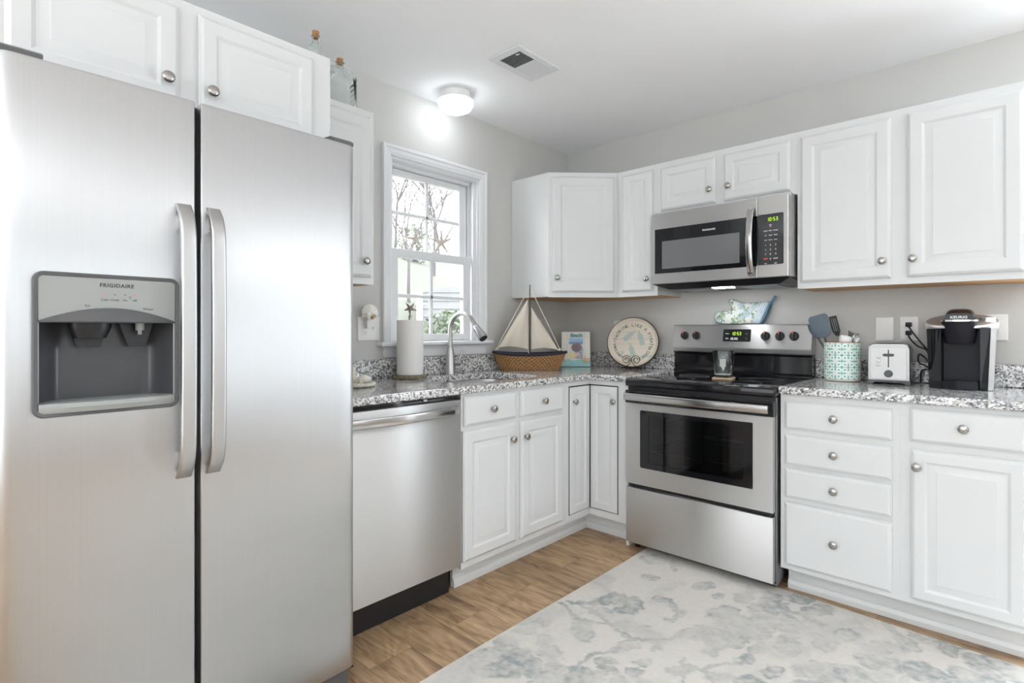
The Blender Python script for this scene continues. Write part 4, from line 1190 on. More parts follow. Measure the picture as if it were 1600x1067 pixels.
# sailboat basket
t = thing('sailboat_basket', 'wicker sailboat basket with two canvas sails on the corner counter', 'sailboat', (0.212, -0.672, Z0), 43)
def outline(a, L, W):
    c_, s_ = math.cos(a), math.sin(a)
    return (L * math.copysign(abs(c_) ** 0.92, c_), W * math.copysign(abs(s_) ** 1.25 if False else abs(s_) ** 1.0, s_))
na, nz = 260, 46
rows = []; cols = []
wk1, wk2 = S(206, 160, 104), S(92, 56, 26)
for i in range(nz):
    q = i / (nz - 1); L = 0.172 + (0.222 - 0.172) * q ** 0.8; W = 0.050 + 0.030 * q
    z = 0.001 + 0.093 * q
    for j in range(na):
        a = 2 * PI * j / na; x, y = outline(a, L, W)
        z_ = z + (0.012 * q * (abs(x) / 0.222) ** 2.2)
        wv_ = math.sin(a * 52) * math.sin(q * PI * 9)
        d = 0.0022 * wv_
        nrm = Vector((x / L ** 2, y / W ** 2)).normalized()
        rows.append((x + nrm.x * d, y + nrm.y * d, z_))
        f = 0.5 + 0.5 * wv_; f = (0.10 + 0.75 * f) * (0.45 + 0.55 * abs(math.sin(q * PI * 9))) + 0.35 * (vnoise(np.array(a * 20), np.array(q * 30.0)) - 0.5)
        cols.append(wk2 * (1 - f) + wk1 * f)
A_ = np.array(rows).reshape(nz, na, 3)
me = grid_me('hull', A_[..., 0], A_[..., 1], A_[..., 2], np.array(cols).reshape(nz, na, 3), True)
M['paint_wicker'] = painted('wicker', 0.6)
part_me('hull', me, 'paint_wicker', t, True, 60)
b = MB(); b.prism([outline(2 * PI * j / 60, 0.171, 0.049) for j in range(60)], 0.0005, 0.006); part('hull_floor', b, 'card', t, False)
M['navy'] = paint('navy_cord', (0.018, 0.016, 0.035), 0.8, 0.4, 400)
b = MB()
b.tube([(outline(2 * PI * j / 96, 0.223, 0.081)[0], outline(2 * PI * j / 96, 0.223, 0.081)[1], 0.0985 + 0.013 * (abs(outline(2 * PI * j / 96, 0.223, 0.081)[0]) / 0.223) ** 2.2) for j in range(96)], 0.0088, 10, True)
part('rim', b, 'navy', t, True, 60, label='navy bound rim')
M['mastwood'] = mat('dark_mast_wood', (0.055, 0.030, 0.022), 0.5)
b = MB(); b.cyl((0, 0, 0.006), (0, 0, 0.525), 0.0048, 0.0032, 12); part('mast', b, 'mastwood', t)
M['canvas'] = paint('canvas', (0.66, 0.60, 0.51), 0.95, 0.5, 700)
def sail(p0, p1, p2, belly):
    """three corners (x,z): head, tack, clew"""
    b = MB(); n_ = 14; rows = []
    for sgn in (0, 1):
        for i in range(n_ + 1):
            s_ = i / n_; r_ = []
            for j in range(n_ + 1):
                v_ = j / n_
                x = p0[0] * (1 - s_) + s_ * (p1[0] * (1 - v_) + p2[0] * v_); z = p0[1] * (1 - s_) + s_ * (p1[1] * (1 - v_) + p2[1] * v_)
                z += 0.012 * s_ * math.sin(PI * v_) * (1 if s_ == 1 else s_)
                y = -belly * math.sin(PI * min(1, s_ * 0.95)) * math.sin(PI * v_) + 0.004 * math.sin(v_ * 14) * s_
                r_.append((x, y + 0.0012 * sgn, z))
            rows.append(r_) if sgn == 0 else rows.append(r_)
    f = rows[:n_ + 1]; k = rows[n_ + 1:]
    b.rings(f + k[::-1], False); bmesh.ops.remove_doubles(b.bm, verts=b.bm.verts[:], dist=1e-6)
    return b
part('sail', sail((-0.012, 0.438), (-0.010, 0.128), (-0.196, 0.140), 0.018), 'canvas', t, True, 60)
part('sail', sail((0.010, 0.386), (0.010, 0.128), (0.176, 0.124), 0.016), 'canvas', t, True, 60)
b = MB()
b.tube([(0, 0.0, 0.515), (-0.040, 0, 0.44), (-0.205, 0, 0.135), (-0.219, 0, 0.112)], 0.0022, 8)
b.tube([(0, 0.0, 0.515), (0.040, 0, 0.43), (0.182, 0, 0.135), (0.219, 0, 0.112)], 0.0022, 8)
b.tube([(-0.196, 0, 0.139), (-0.205, 0, 0.128)], 0.006, 8); b.tube([(0.176, 0, 0.124), (0.188, 0, 0.126)], 0.007, 8)
b.tube([(-0.010, 0, 0.128), (-0.008, 0, 0.102)], 0.003, 8); b.tube([(-0.016, 0, 0.445), (-0.007, 0, 0.455), (0, 0, 0.45)], 0.003, 8)
part('rigging', b, 'rope', t, True, 60, label='cream rope rigging')

# picture frame
t = thing('picture_frame', 'whitewashed beach picture frame with starfish between sailboat and round sign', 'picture frame', (0.236, -0.226, Z0 + 0.0022), 38, None, -8)
def flat_paint(name, x0, x1, z0, z1, n, m_, fn, y):
    xx = np.linspace(x0, x1, n); zz = np.linspace(z0, z1, m_)
    X, Z = np.meshgrid(xx, zz, indexing='ij')
    return grid_me(name, X, np.full_like(X, y), Z, fn((X - x0) / (x1 - x0), (Z - z0) / (z1 - z0), X, Z))
hw, hh = 0.096, 0.235
def fr_col(u, v, X, Z):
    C = np.ones(u.shape + (3,)) * S(226, 224, 216)
    C *= (0.93 + 0.12 * fbm(X, Z, 30, 3))[..., None]
    pl_ = np.abs(((u * 5.0) % 1) - 0.5) > 0.475
    C = lerp(C, S(150, 148, 140), pl_ * 0.5)
    sea = np.clip((0.215 + 0.02 * np.sin(u * 11) - v) / 0.03, 0, 1)
    C = lerp(C, S(128, 190, 190), sea * (0.75 + 0.25 * fbm(X, Z, 60, 3)))
    return C
b = MB(); b.box(-hw, hw, 0.0006, 0.014, 0.0, hh, 0.001, 1); fr = part('frame', b, 'driftwood', t, False)
part_me('front_board', flat_paint('front_board', -hw, hw, 0, hh, 90, 110, fr_col, 0.0), 'paint_satin', t)
def pic(u, v, X, Z):
    C = np.ones(u.shape + (3,)) * S(120, 170, 205)
    C = lerp(C, S(70, 110, 150), ((v < 0.84) & (v > 0.72)) * 0.8)
    C = lerp(C, S(205, 205, 190), ((v < 0.70)) * 0.9)
    r_ = ((u - 0.55) / 0.42) ** 2 + ((v - 0.55) / 0.24) ** 2
    C = lerp(C, S(98, 40, 62), np.clip((1 - r_) * 4, 0, 1))
    r_ = ((u - 0.52) / 0.22) ** 2 + ((v - 0.48) / 0.14) ** 2
    C = lerp(C, S(62, 44, 50), np.clip((1 - r_) * 4, 0, 1))
    C = lerp(C, S(215, 180, 90), ((u < 0.38) & (v < 0.30)) * 0.8)
    C = lerp(C, S(120, 70, 60), ((u > 0.40) & (u < 0.85) & (v < 0.34)) * np.clip(fbm(X, Z, 120, 2) * 1.6 - 0.3, 0, 1))
    C = lerp(C, S(70, 90, 130), ((u > 0.8) & (v < 0.55)) * 0.6)
    return C
part_me('photograph', flat_paint('photograph', -0.046, 0.048, 0.052, 0.190, 50, 70, pic, -0.0012), 'paint_gloss', t, label='small colour beach photograph')
M['teal'] = mat('teal_lettering', (0.10, 0.36, 0.36), 0.6)
b = MB(); b.merge(text_bm('Beach', 0.034, 0.003, bold=0.0014).bm, TR(0.004, -0.0004, 0.200)); part('lettering', b, 'teal', t, label='teal word Beach')
M['tan_star'] = paint('tan_starfish', (0.62, 0.47, 0.30), 0.8, 0.4, 300)
b = MB(); star(b, 0.030, 0.006, rot=100, tip=0.13); b.xf(TR(0.066, -0.005, 0.042)); part('starfish', b, 'tan_star', t, label='tan starfish ornament')
b = MB(); b.tube([(-0.063, -0.004, 0.014), (-0.063, -0.004, 0.050)], 0.0026, 8); b.tube([(p[0], -0.004, p[2]) for p in arc((-0.063, 0.032), 0.017, 190, 350, 10)], 0.0026, 8)
b.tube([(-0.063 + 0.005 * math.cos(a), -0.004, 0.055 + 0.005 * math.sin(a)) for a in np.linspace(0, 2 * PI, 13)[:-1]], 0.0016, 6, True); b.tube([(-0.072, -0.004, 0.044), (-0.054, -0.004, 0.044)], 0.002, 6)
part('anchor', b, 'shellwhite', t, label='white anchor ornament')
b = MB(); b.rings([[(-0.02, 0.0145, 0.17), (0.02, 0.0145, 0.17), (0.02, 0.0175, 0.17), (-0.02, 0.0175, 0.17)], [(-0.02, 0.0700, 0.0105), (0.02, 0.0700, 0.0105), (0.02, 0.0730, 0.0105), (-0.02, 0.0730, 0.0105)]]); part('easel_back', b, 'driftwood', t, False)

# round sign on a wire stand
SR = 0.161; SX, SY, SRZ = 0.618, -0.152, 22
t = thing('round_sign', 'round cream sign with blue bottles and lettering on a wire easel', 'sign', (SX, SY, Z0 + 0.012), SRZ, None, -14)
n_, m_ = 130, 220
rr_, aa_ = np.meshgrid(np.linspace(0.0005, 1, n_), np.linspace(0, 2 * PI, m_, endpoint=False), indexing='ij')
Xs, Zs = SR * 0.985 * rr_ * np.cos(aa_), SR * 0.985 * rr_ * np.sin(aa_)
Ys = np.where(rr_ > 0.90, 0.006 - (rr_ - 0.90) / 0.10 * 0.018, 0.006)
C = np.ones(Xs.shape + (3,)) * S(222, 212, 196)
C *= (0.94 + 0.10 * fbm(Xs * 0.25, Zs, 60, 3))[..., None]
for zz in (0.048, 0.028, 0.020, -0.010, 0.066):
    C = lerp(C, S(176, 164, 150), 0.6 * np.exp(-((Zs - zz) / 0.0011) ** 2) * (np.abs(Xs) < 0.13))
def bottle_mask(X, Z, cx_, cz_, ang, L, W):
    ca, sa = math.cos(R(ang)), math.sin(R(ang)); dx, dz = X - cx_, Z - cz_
    a = dx * ca + dz * sa; p = -dx * sa + dz * ca; q = a / L
    wd = np.where(q < 0.15, W, np.where(q < 0.32, W * (1 - (q - 0.15) / 0.17 * 0.62), W * 0.36))
    return np.clip((wd - np.abs(p)) / 0.0015, 0, 1) * (q > -0.5) * (q < 0.5)
bl = S(170, 190, 188)
for args in ((-0.022, 0.048, 42, 0.098, 0.0165), (0.048, 0.032, 107, 0.100, 0.0165), (-0.006, -0.050, 105, 0.10, 0.0160)):
    C = lerp(C, bl, 0.85 * bottle_mask(Xs, Zs, *args))
C = lerp(C, bl, 0.7 * ((np.abs(Xs + 0.066) < 0.012) & (np.abs(Zs + 0.066) < 0.010) | (np.abs(Xs - 0.09) < 0.03) & (np.abs(Zs + 0.088) < 0.008 + 0.1 * np.abs(Xs - 0.09))))
me = grid_me('face', Xs, Ys, Zs + SR, C, True)
part_me('face', me, 'paint_satin', t, True, 60)
M['rust'] = mat('dark_rusted_metal', (0.055, 0.034, 0.024), 0.55, 0.5)
b = MB(); b.tube([(SR * math.cos(a), -0.004, SR + SR * math.sin(a)) for a in np.linspace(0, 2 * PI, 97)[:-1]], 0.0035, 8, True)
b.rings([[(r * math.cos(2 * PI * k / 96), y, SR + r * math.sin(2 * PI * k / 96)) for k in range(96)] for r, y in ((SR * 0.99, -0.004), (SR * 0.99, 0.012), (0.001, 0.012))], True, False, False)
part('rim', b, 'rust', t, True, 50, label='dark metal rim')
b = MB()
def around(s, r, a_mid, size, spread, flip=False):
    n = len(s)
    for i, ch in enumerate(s):
        if ch == ' ': continue
        a = a_mid + (-(i - (n - 1) / 2) * spread if not flip else (i - (n - 1) / 2) * spread)
        mt = TR(r * math.cos(R(a)), 0.0058, SR + r * math.sin(R(a))) @ Matrix.Rotation(R(-(a - 90) if not flip else -(a + 90)), 4, 'Y') @ TR(0, 0, -size * 0.36)
        if ch == '*':
            q = MB()
            pp = [(size * (0.46 if k % 2 == 0 else 0.19) * math.cos(R(90 + 36 * k)), size * 0.36 + size * (0.46 if k % 2 == 0 else 0.19) * math.sin(R(90 + 36 * k))) for k in range(10)]
            q.prism(pp, -0.0004, 0.0, 'y'); b.merge(q.bm, mt)
        else:
            b.merge(text_bm(ch, size, bold=0.0005).bm, mt)
around('DRINK LIKE A PIRATE', 0.116, 66, 0.029, 9.0)
around('*', 0.112, 158, 0.026, 8); around('*', 0.112, -21, 0.024, 8)
around('DANCE LIKE A', 0.116, -80, 0.026, 8.4)
around('MERMAID', 0.118, 196, 0.026, 9.5)
M['sage_ink'] = mat('grey_green_lettering', (0.17, 0.20, 0.19), 0.7)
part('lettering', b, 'sage_ink', t, False, label='grey-green lettering and stars')
t = thing('wire_easel', 'small scrolled wire easel holding the round sign', 'easel', (SX, SY, Z0), SRZ)
b = MB()
for s_ in (-1, 1):
    sp = []
    for k in range(44):
        q = k / 43; an = R(-10 + 560 * q); r_ = 0.029 - 0.019 * q
        sp.append((s_ * (0.030 - r_ * math.cos(an)), -0.030, 0.060 + r_ * math.sin(an)))
    st = [(s_ * 0.058, -0.034, 0.006), (s_ * 0.034, -0.032, 0.016), (s_ * 0.010, -0.030, 0.036)]
    b.tube(smooth_path(st + sp[1:], 3), 0.0022, 8)
    b.tube([(s_ * 0.058, -0.036, 0.0025), (s_ * 0.058, -0.034, 0.008), (s_ * 0.058, 0.040, 0.0085), (s_ * 0.045, 0.085, 0.003)], 0.0025, 8)
b.tube([(-0.058, -0.034, 0.0075), (0.058, -0.034, 0.0075)], 0.0025, 8); b.tube([(-0.056, 0.044, 0.0085), (0.056, 0.044, 0.0085)], 0.0022, 8)
part('wire', b, 'rust', t, True, 60)

# oven mitt lying on the backguard
t = thing('oven_mitt', 'floral white and blue quilted oven mitt resting on top of the range', 'oven mitt', (1.262, -0.035, 1.2002), 0, None, -6)
def mitt_outline():
    body = [(-0.163, 0.040), (-0.158, 0.066), (-0.135, 0.080), (-0.105, 0.078), (-0.075, 0.083), (-0.068, 0.098), (-0.078, 0.118), (-0.088, 0.140), (-0.075, 0.150), (-0.050, 0.146), (-0.022, 0.130), (0.015, 0.126), (0.060, 0.124), (0.110, 0.128), (0.140, 0.126)]
    cuff = [(0.150, 0.118), (0.135, 0.060), (0.100, 0.004)]
    bot = [(0.060, 0.001), (0.0, 0.000), (-0.060, 0.000), (-0.120, 0.001), (-0.150, 0.010)]
    return [(p[0], p[1]) for p in body + cuff + bot]
mo = smooth_path([(p[0], 0, p[1]) for p in mitt_outline()] + [(-0.163, 0, 0.040)], 5)[:-1]
poly = [(p.x, p.z) for p in mo]
def inside_dist(poly, X, Z):
    n = len(poly); ins = np.zeros(X.shape, bool); d = np.full(X.shape, 9.0)
    for i in range(n):
        (x0, z0), (x1, z1) = poly[i], poly[(i + 1) % n]
        c_ = ((z0 > Z) != (z1 > Z)) & (X < (x1 - x0) * (Z - z0) / (z1 - z0 + 1e-12) + x0); ins ^= c_
        d = np.minimum(d, seg_d(X, Z, (x0, z0), (x1, z1)))
    return np.where(ins, d, -d)
# shrink the outline to its skeleton in steps, ballooning the thickness
cxm = (-0.005, 0.062)
def mitt_rows(sign):
    rows = []
    gx = np.linspace(-0.17, 0.16, 120); gz = np.linspace(-0.004, 0.156, 64)
    return gx, gz
gx, gz = np.linspace(-0.170, 0.156, 131), np.linspace(-0.004, 0.156, 65)
X, Z = np.meshgrid(gx, gz, indexing='ij'); D = inside_dist(poly, X, Z)
TH = 0.020 * np.sqrt(np.clip(D / 0.030, 0, 1)) * (1 - 0.25 * np.clip((X - 0.05) / 0.1, 0, 1)) + 0.0016 * np.sin(X * 190) * np.sin(Z * 190) * (D > 0.008)
C = np.ones(X.shape + (3,)) * S(232, 236, 232)
rs_ = random.Random(11)
for k in range(46):
    bx, bz = rs_.uniform(-0.16, 0.09), rs_.uniform(0.0, 0.15)
    kind = k % 3
    col = (S(128, 158, 100), S(168, 196, 212), S(104, 140, 86))[kind]
    for j in range(6 if kind != 1 else 7):
        a = rs_.uniform(0, 360) if kind != 1 else j * 51
        L = 0.0095 if kind != 1 else 0.013
        px, pz = bx + L * 1.1 * math.cos(R(a)), bz + L * 1.1 * math.sin(R(a))
        ca, sa = math.cos(R(a)), math.sin(R(a))
        e1 = ((X - px) * ca + (Z - pz) * sa) / (L * 0.95); e2 = (-(X - px) * sa + (Z - pz) * ca) / (L * 0.42)
        C = lerp(C, col, 0.62 * np.clip((1 - e1 ** 2 - e2 ** 2) * 3, 0, 1))
    if kind == 1: C = lerp(C, S(205, 205, 140), np.clip((1 - ((X - bx) ** 2 + (Z - bz) ** 2) / 0.005 ** 2) * 2, 0, 1))
def cuff_x(z): return 0.100 + 0.050 * np.clip(z / 0.118, 0, 1) ** 0.9
st_ = cuff_x(Z) - X
band = (st_ < 0.050)
C = lerp(C, S(228, 234, 236), band * 1.0)
C = lerp(C, S(140, 176, 200), band * (np.sin(st_ * 2 * PI / 0.0115) > 0.2) * 0.6)
C = lerp(C, S(92, 132, 160), (st_ < 0.009) * 1.0)
co, fc, cl_ = [], [], []
idx = {}
def vid(i, j, s_):
    k = (i, j, s_ if D[i, j] > 0.0035 else 0)
    if k not in idx:
        idx[k] = len(co); co.append((X[i, j], s_ * TH[i, j] if D[i, j] > 0.0035 else 0.0, Z[i, j])); cl_.append(C[i, j])
    return idx[k]
for i in range(X.shape[0] - 1):
    for j in range(X.shape[1] - 1):
        if min(D[i, j], D[i + 1, j], D[i, j + 1], D[i + 1, j + 1]) > 0:
            for s_ in (-1, 1):
                f = [vid(i, j, s_), vid(i + 1, j, s_), vid(i + 1, j + 1, s_), vid(i, j + 1, s_)]
                fc.append(f if s_ < 0 else f[::-1])
me = bpy.data.meshes.new('mitt'); me.from_pydata(co, [], fc)
at = me.color_attributes.new('Col', 'FLOAT_COLOR', 'POINT'); at.data.foreach_set('color', np.concatenate([np.array(cl_), np.ones((len(cl_), 1))], 1).astype(np.float32).ravel())
part_me('mitt', me, 'paint_matte', t, True, 70, (0, -0.0, 0))
M['blue_bind'] = paint('blue_binding', (0.15, 0.27, 0.36), 0.85, 0.3, 500)
b = MB(); b.tube(smooth_path([(0.104, -0.016, 0.006), (0.128, -0.018, 0.050), (0.146, -0.014, 0.110), (0.152, 0, 0.122), (0.150, 0.012, 0.112), (0.132, 0.016, 0.052), (0.106, 0.014, 0.006)], 5), 0.0042, 8, True)
b.tube(smooth_path([(0.148, 0, 0.118), (0.158, 0, 0.140), (0.168, 0.002, 0.156), (0.172, 0.004, 0.150), (0.160, 0.002, 0.128), (0.149, 0.002, 0.112)], 5), 0.0038, 8)
part('binding', b, 'blue_bind', t, True, 60, label='blue bound cuff edge and hanging loop')

# tumbler on a coaster on the cooktop
GX, GY = 1.288, -0.375
t = thing('coaster', 'square tan cork coaster on the black cooktop', 'coaster', (GX, GY, 0.9128), 12)
b = MB(); b.box(-0.050, 0.050, -0.050, 0.050, 0, 0.010, 0.0025, 2); M['tan'] = paint('tan_cork', (0.52, 0.38, 0.24), 0.8, 0.4, 300); part('pad', b, 'tan', t)
t = thing('drinking_glass', 'clear straight-sided glass tumbler with a paper tag inside, on the coaster', 'glass', (GX, GY, 0.9128 + 0.0108), 12)
def sq(r, z, n=40, e=3.6):
    return [(r * math.copysign(abs(math.cos(2 * PI * k / n)) ** (2 / e), math.cos(2 * PI * k / n)), r * math.copysign(abs(math.sin(2 * PI * k / n)) ** (2 / e), math.sin(2 * PI * k / n)), z) for k in range(n)]
b = MB(); b.rings([sq(0.041, 0.0), sq(0.043, 0.003), sq(0.0535, 0.136), sq(0.0530, 0.138), sq(0.0508, 0.136), sq(0.0405, 0.012), sq(0.034, 0.008)]); part('glass_body', b, 'glass', t, True, 50)
b = MB(); b.box(-0.016, 0.014, -0.010, -0.0092, 0.055, 0.090); b.prism([(-0.010, 0.055), (0.010, 0.055), (0.006, 0.040), (0.001, 0.036)], -0.010, -0.0092, 'y')
b.xf(TR(0, -0.012, 0)); part('paper_tag', b, 'paper', t, False, label='white paper tag')
M['wax_clear'] = mat('pale_gel', (0.55, 0.58, 0.60), 0.3)
b = MB(); b.rings([sq(0.0385, 0.0145), sq(0.0392, 0.018), sq(0.0396, 0.022)]); part('sediment', b, 'wax_clear', t, True, 50)

# utensil crock, printed
CX, CY, CRr, CH = 1.778, -0.142, 0.0785, 0.187
t = thing('utensil_crock', 'white ceramic crock with teal tile pattern, full of cooking tools', 'crock', (CX, CY, Z0), 0)
nA, nZ = 432, 150
A2, Z2 = np.meshgrid(np.linspace(0, 2 * PI, nA, endpoint=False), np.linspace(0.012, CH - 0.003, nZ), indexing='ij')
A2, Z2 = A2.T, Z2.T
tu = (A2 / (2 * PI) * 9) % 1.0; tv = ((Z2 - 0.012) / (CH - 0.015) * 3) % 1.0
pu, pv = np.abs(tu - 0.5), np.abs(tv - 0.5)
wht = S(234, 238, 234); tl = S(88, 176, 158)
C = np.ones(A2.shape + (3,)) * wht
msk = (np.maximum(pu, pv) > 0.480) * 1.0
for a_, b_, r1, r2 in ((0.0, 0.30, 0.075, 0.12), (0.30, 0.0, 0.12, 0.075), (0.27, 0.27, 0.085, 0.085), (0.0, 0.5, 0.11, 0.08), (0.5, 0.0, 0.08, 0.11), (0.5, 0.5, 0.12, 0.12)):
    msk = np.maximum(msk, np.clip((1 - ((pu - a_) / r1) ** 2 - ((pv - b_) / r2) ** 2) * 3, 0, 1))
msk = np.maximum(msk, 0.45 * np.exp(-((np.hypot(pu, pv) - 0.13) / 0.022) ** 2))
msk = np.maximum(msk, 0.35 * np.exp(-((np.hypot(pu, pv) - 0.42) / 0.02) ** 2))
C = lerp(C, tl, msk * 0.95)
rad = CRr - 0.0012 * (np.maximum(pu, pv) > 0.487)
me = grid_me('pattern_band', rad * np.cos(A2), rad * np.sin(A2), Z2, C, True)
part_me('printed_wall', me, 'paint_gloss', t, True, 60)
M['glaze'] = mat('white_glaze', (0.78, 0.76, 0.70), 0.25)
b = MB(); n = 60
b.rings([[(r * math.cos(2 * PI * k / n), r * math.sin(2 * PI * k / n), z) for k in range(n)] for r, z in ((0.060, 0.0), (CRr - 0.006, 0.002), (CRr - 0.001, 0.0119), (CRr - 0.003, 0.0121), (CRr - 0.003, CH - 0.004), (CRr - 0.001, CH - 0.0026), (CRr - 0.002, CH), (CRr - 0.006, CH), (CRr - 0.007, 0.012), (0.001, 0.010))], True, True, True)
part('bowl', b, 'glaze', t, True, 50)
M['terracotta'] = mat('bare_clay', (0.38, 0.16, 0.08), 0.8)
b = MB(); b.tube([((CRr - 0.0035) * math.cos(2 * PI * k / 60), (CRr - 0.0035) * math.sin(2 * PI * k / 60), CH + 0.0006) for k in range(60)], 0.0022, 6, True); part('rim', b, 'terracotta', t, True, 60, label='unglazed brown rim')
# tools in the crock: axis from a foot point inside to a head point
def along(p0, p1, roll=0):
    d = (Vector(p1) - Vector(p0)); L = d.length; d.normalize()
    f = Vector((0, -1, 0)); f = (f - d * f.dot(d)).normalized(); s_ = d.cross(f) * -1
    m_ = Matrix((s_, -f, d)).transposed().to_4x4()          # x across, -y faces the camera, z along the handle
    return Matrix.Translation(Vector(p0)) @ m_ @ Matrix.Rotation(R(roll), 4, 'Z'), L
def tool(name, label, cat, p0, p1, hlen, handle_m, head, head_m, hr=0.006, roll=0, head_name='head'):
    t = thing(name, label, cat, (CX + p0[0], CY + p0[1], Z0 + p0[2]), 0, 'cooking tools in the crock')
    mt, L = along((0, 0, 0), Vector(p1) - Vector(p0), roll)
    b = MB(); b.tube([(0, 0, 0), (0, 0, hlen * 0.3), (0, 0, hlen)], [hr, hr * 1.15, hr * 0.75], 10); b.xf(mt); part('handle', b, handle_m, t)
    hb = head(hlen); hb.xf(mt); part(head_name, hb, head_m, t, True, 45)
    return t
M['blue_silicone'] = mat('blue_grey_silicone', (0.105, 0.140, 0.172), 0.5)
M['dark_nylon'] = mat('dark_grey_nylon', (0.055, 0.060, 0.068), 0.4)
def head_turner(L):
    b = MB(); p = [(-0.018, L - 0.004), (0.018, L - 0.004), (0.034, L + 0.012), (0.042, L + 0.030), (0.044, L + 0.100), (0.034, L + 0.112), (-0.034, L + 0.112), (-0.044, L + 0.100), (-0.042, L + 0.030), (-0.034, L + 0.012)]
    b.prism(p, -0.003, 0.003, 'y'); bmesh.ops.bevel(b.bm, geom=b.bm.edges[:], offset=0.0018, segments=2, profile=0.5, affect='EDGES'); return b
tool('spatula', 'wide blue-grey silicone spatula leaning out of the crock, largest of its tools', 'spatula', (-0.018, -0.015, 0.030), (-0.094, -0.036, 0.292), 0.192, 'dark_nylon', head_turner, 'blue_silicone', 0.006, -4, 'blade')
def head_spoon(L):
    b = MB(); rs = []
    for k in range(13):
        q = k / 12; wd = 0.022 * math.sin(PI * (0.08 + 0.84 * q)) ** 0.6
        rs.append([(wd * math.cos(a), 0.006 * math.sin(a) + 0.004 * math.sin(PI * q), L - 0.003 + 0.075 * q) for a in np.linspace(0, 2 * PI, 17)[:-1]])
    b.rings(rs); return b
tool('spoonula', 'small blue-grey silicone spoon half hidden behind the wide spatula', 'spoon', (-0.005, 0.012, 0.030), (-0.140, 0.004, 0.262), 0.212, 'dark_nylon', head_spoon, 'blue_silicone', 0.0055, 20, 'blade')
def head_slot(L):
    b = MB(); z0, z1 = L, L + 0.098
    for x0, x1 in ((-0.033, -0.022), (-0.013, -0.005), (0.005, 0.013), (0.022, 0.033)):
        b.box(x0, x1, -0.0016, 0.0016, z0 + 0.020, z1 - 0.012)
    b.prism([(-0.009, z0 - 0.004), (0.009, z0 - 0.004), (0.033, z0 + 0.021), (-0.033, z0 + 0.021)], -0.0017, 0.0017, 'y')
    b.prism([(-0.033, z1 - 0.013), (0.033, z1 - 0.013), (0.031, z1), (-0.031, z1)], -0.0017, 0.0017, 'y')
    return b
tool('slotted_turner', 'dark grey slotted turner standing in the crock behind the blue spatula', 'turner', (0.022, 0.024, 0.018), (-0.038, 0.006, 0.292), 0.208, 'steel_plain', head_slot, 'dark_nylon', 0.0055, 50, 'blade')
def head_fork(L):
    b = MB(); b.prism([(-0.006, L - 0.003), (0.006, L - 0.003), (0.020, L + 0.030), (-0.020, L + 0.030)], -0.002, 0.002, 'y')
    for k in range(5):
        x = -0.018 + 0.009 * k; b.tube([(x, 0, L + 0.028), (x * 1.1, -0.004, L + 0.055), (x * 1.15, -0.016, L + 0.066)], [0.0026, 0.0022, 0.0015], 8)
    return b
tool('pasta_fork', 'black pasta fork with curved tines in the crock', 'fork', (-0.040, 0.030, 0.020), (0.046, 0.030, 0.236), 0.165, 'dark_nylon', head_fork, 'black', 0.0055, 30, 'tines')
def head_scoop(L):
    b = MB(); b.lathe([(0.004, L - 0.002), (0.018, L + 0.002), (0.026, L + 0.014), (0.028, L + 0.032), (0.026, L + 0.040), (0.020, L + 0.044), (0.001, L + 0.046)], 24); return b
tool('measuring_scoop', 'rounded white plastic scoop lying across the rim of the crock', 'scoop', (-0.018, -0.048, 0.060), (0.022, -0.036, 0.205), 0.122, 'plastic_white', head_scoop, 'plastic_white', 0.005, 0, 'bowl')
def head_whisk(L):
    b = MB()
    for k in range(6):
        a = PI * k / 6; pts = []
        for j in range(25):
            q = j / 24; w_ = 0.024 * math.sin(PI * q) ** 0.8 if True else 0; h = 0.075 * (1 - abs(2 * q - 1) ** 1.8)
            sx = -math.cos(PI * q); rr = 0.026 * math.sin(PI * min(q, 1 - q) * 1.0) if False else 0
            pts.append((0.025 * sx * (0.25 + 0.75 * (h / 0.075)) * math.cos(a), 0.025 * sx * (0.25 + 0.75 * (h / 0.075)) * math.sin(a), L + h))
        b.tube(pts, 0.0009, 6)
    return b
tool('wire_whisk', 'small steel wire whisk lying at the wall side of the crock rim', 'whisk', (-0.008, -0.016, 0.040), (0.060, -0.004, 0.212), 0.130, 'steel_plain', head_whisk, 'chrome', 0.005, 0, 'wires')

# toaster
t = thing('toaster', 'brushed steel two-slice toaster between crock and coffee maker', 'toaster', (1.977, -0.222, Z0), 3)
hw, TD, TH_ = 0.080, 0.175, 0.187
b = MB()
def tprof(g, zb=0.020): return [(-hw + g, zb)] + [(p[0], p[1]) for p in [(hw - g, zb)] + [( hw - g - (0.028) + 0.028 * math.cos(R(a)), TH_ - g - 0.028 + 0.028 * math.sin(R(a))) for a in range(0, 91, 15)] + [(-hw + g + 0.028 - 0.028 * math.sin(R(a)), TH_ - g - 0.028 + 0.028 * math.cos(R(a))) for a in range(0, 91, 15)]]
b.rings([[(p[0], y, p[1]) for p in tprof(g)] for y, g in ((0.004, 0.006), (0.0, 0.012)) ] and [[(p[0], y, p[1]) for p in tprof(g)] for y, g in ((0.003, 0.003), (0.006, 0.0), (TD - 0.006, 0.0), (TD - 0.003, 0.003))])
body = part('body', b, 'toaster_side', t, True, 35)
b = MB(); b.prism(rrect(-0.066, 0.066, 0.026, 0.166, 0.004, 3), -0.0015, 0.0028, 'y'); part('front_plate', b, 'toaster_steel', t, False)
b = MB(); b.box(-0.0022, 0.0022, -0.0020, -0.0016, 0.078, 0.158); part('lever_slot', b, 'black', t, False, label='black vertical lever slot')
b = MB(); b.box(-0.021, 0.021, -0.016, -0.0021, 0.128, 0.140, 0.005, 3); part('lever', b, 'grey_plastic', t)
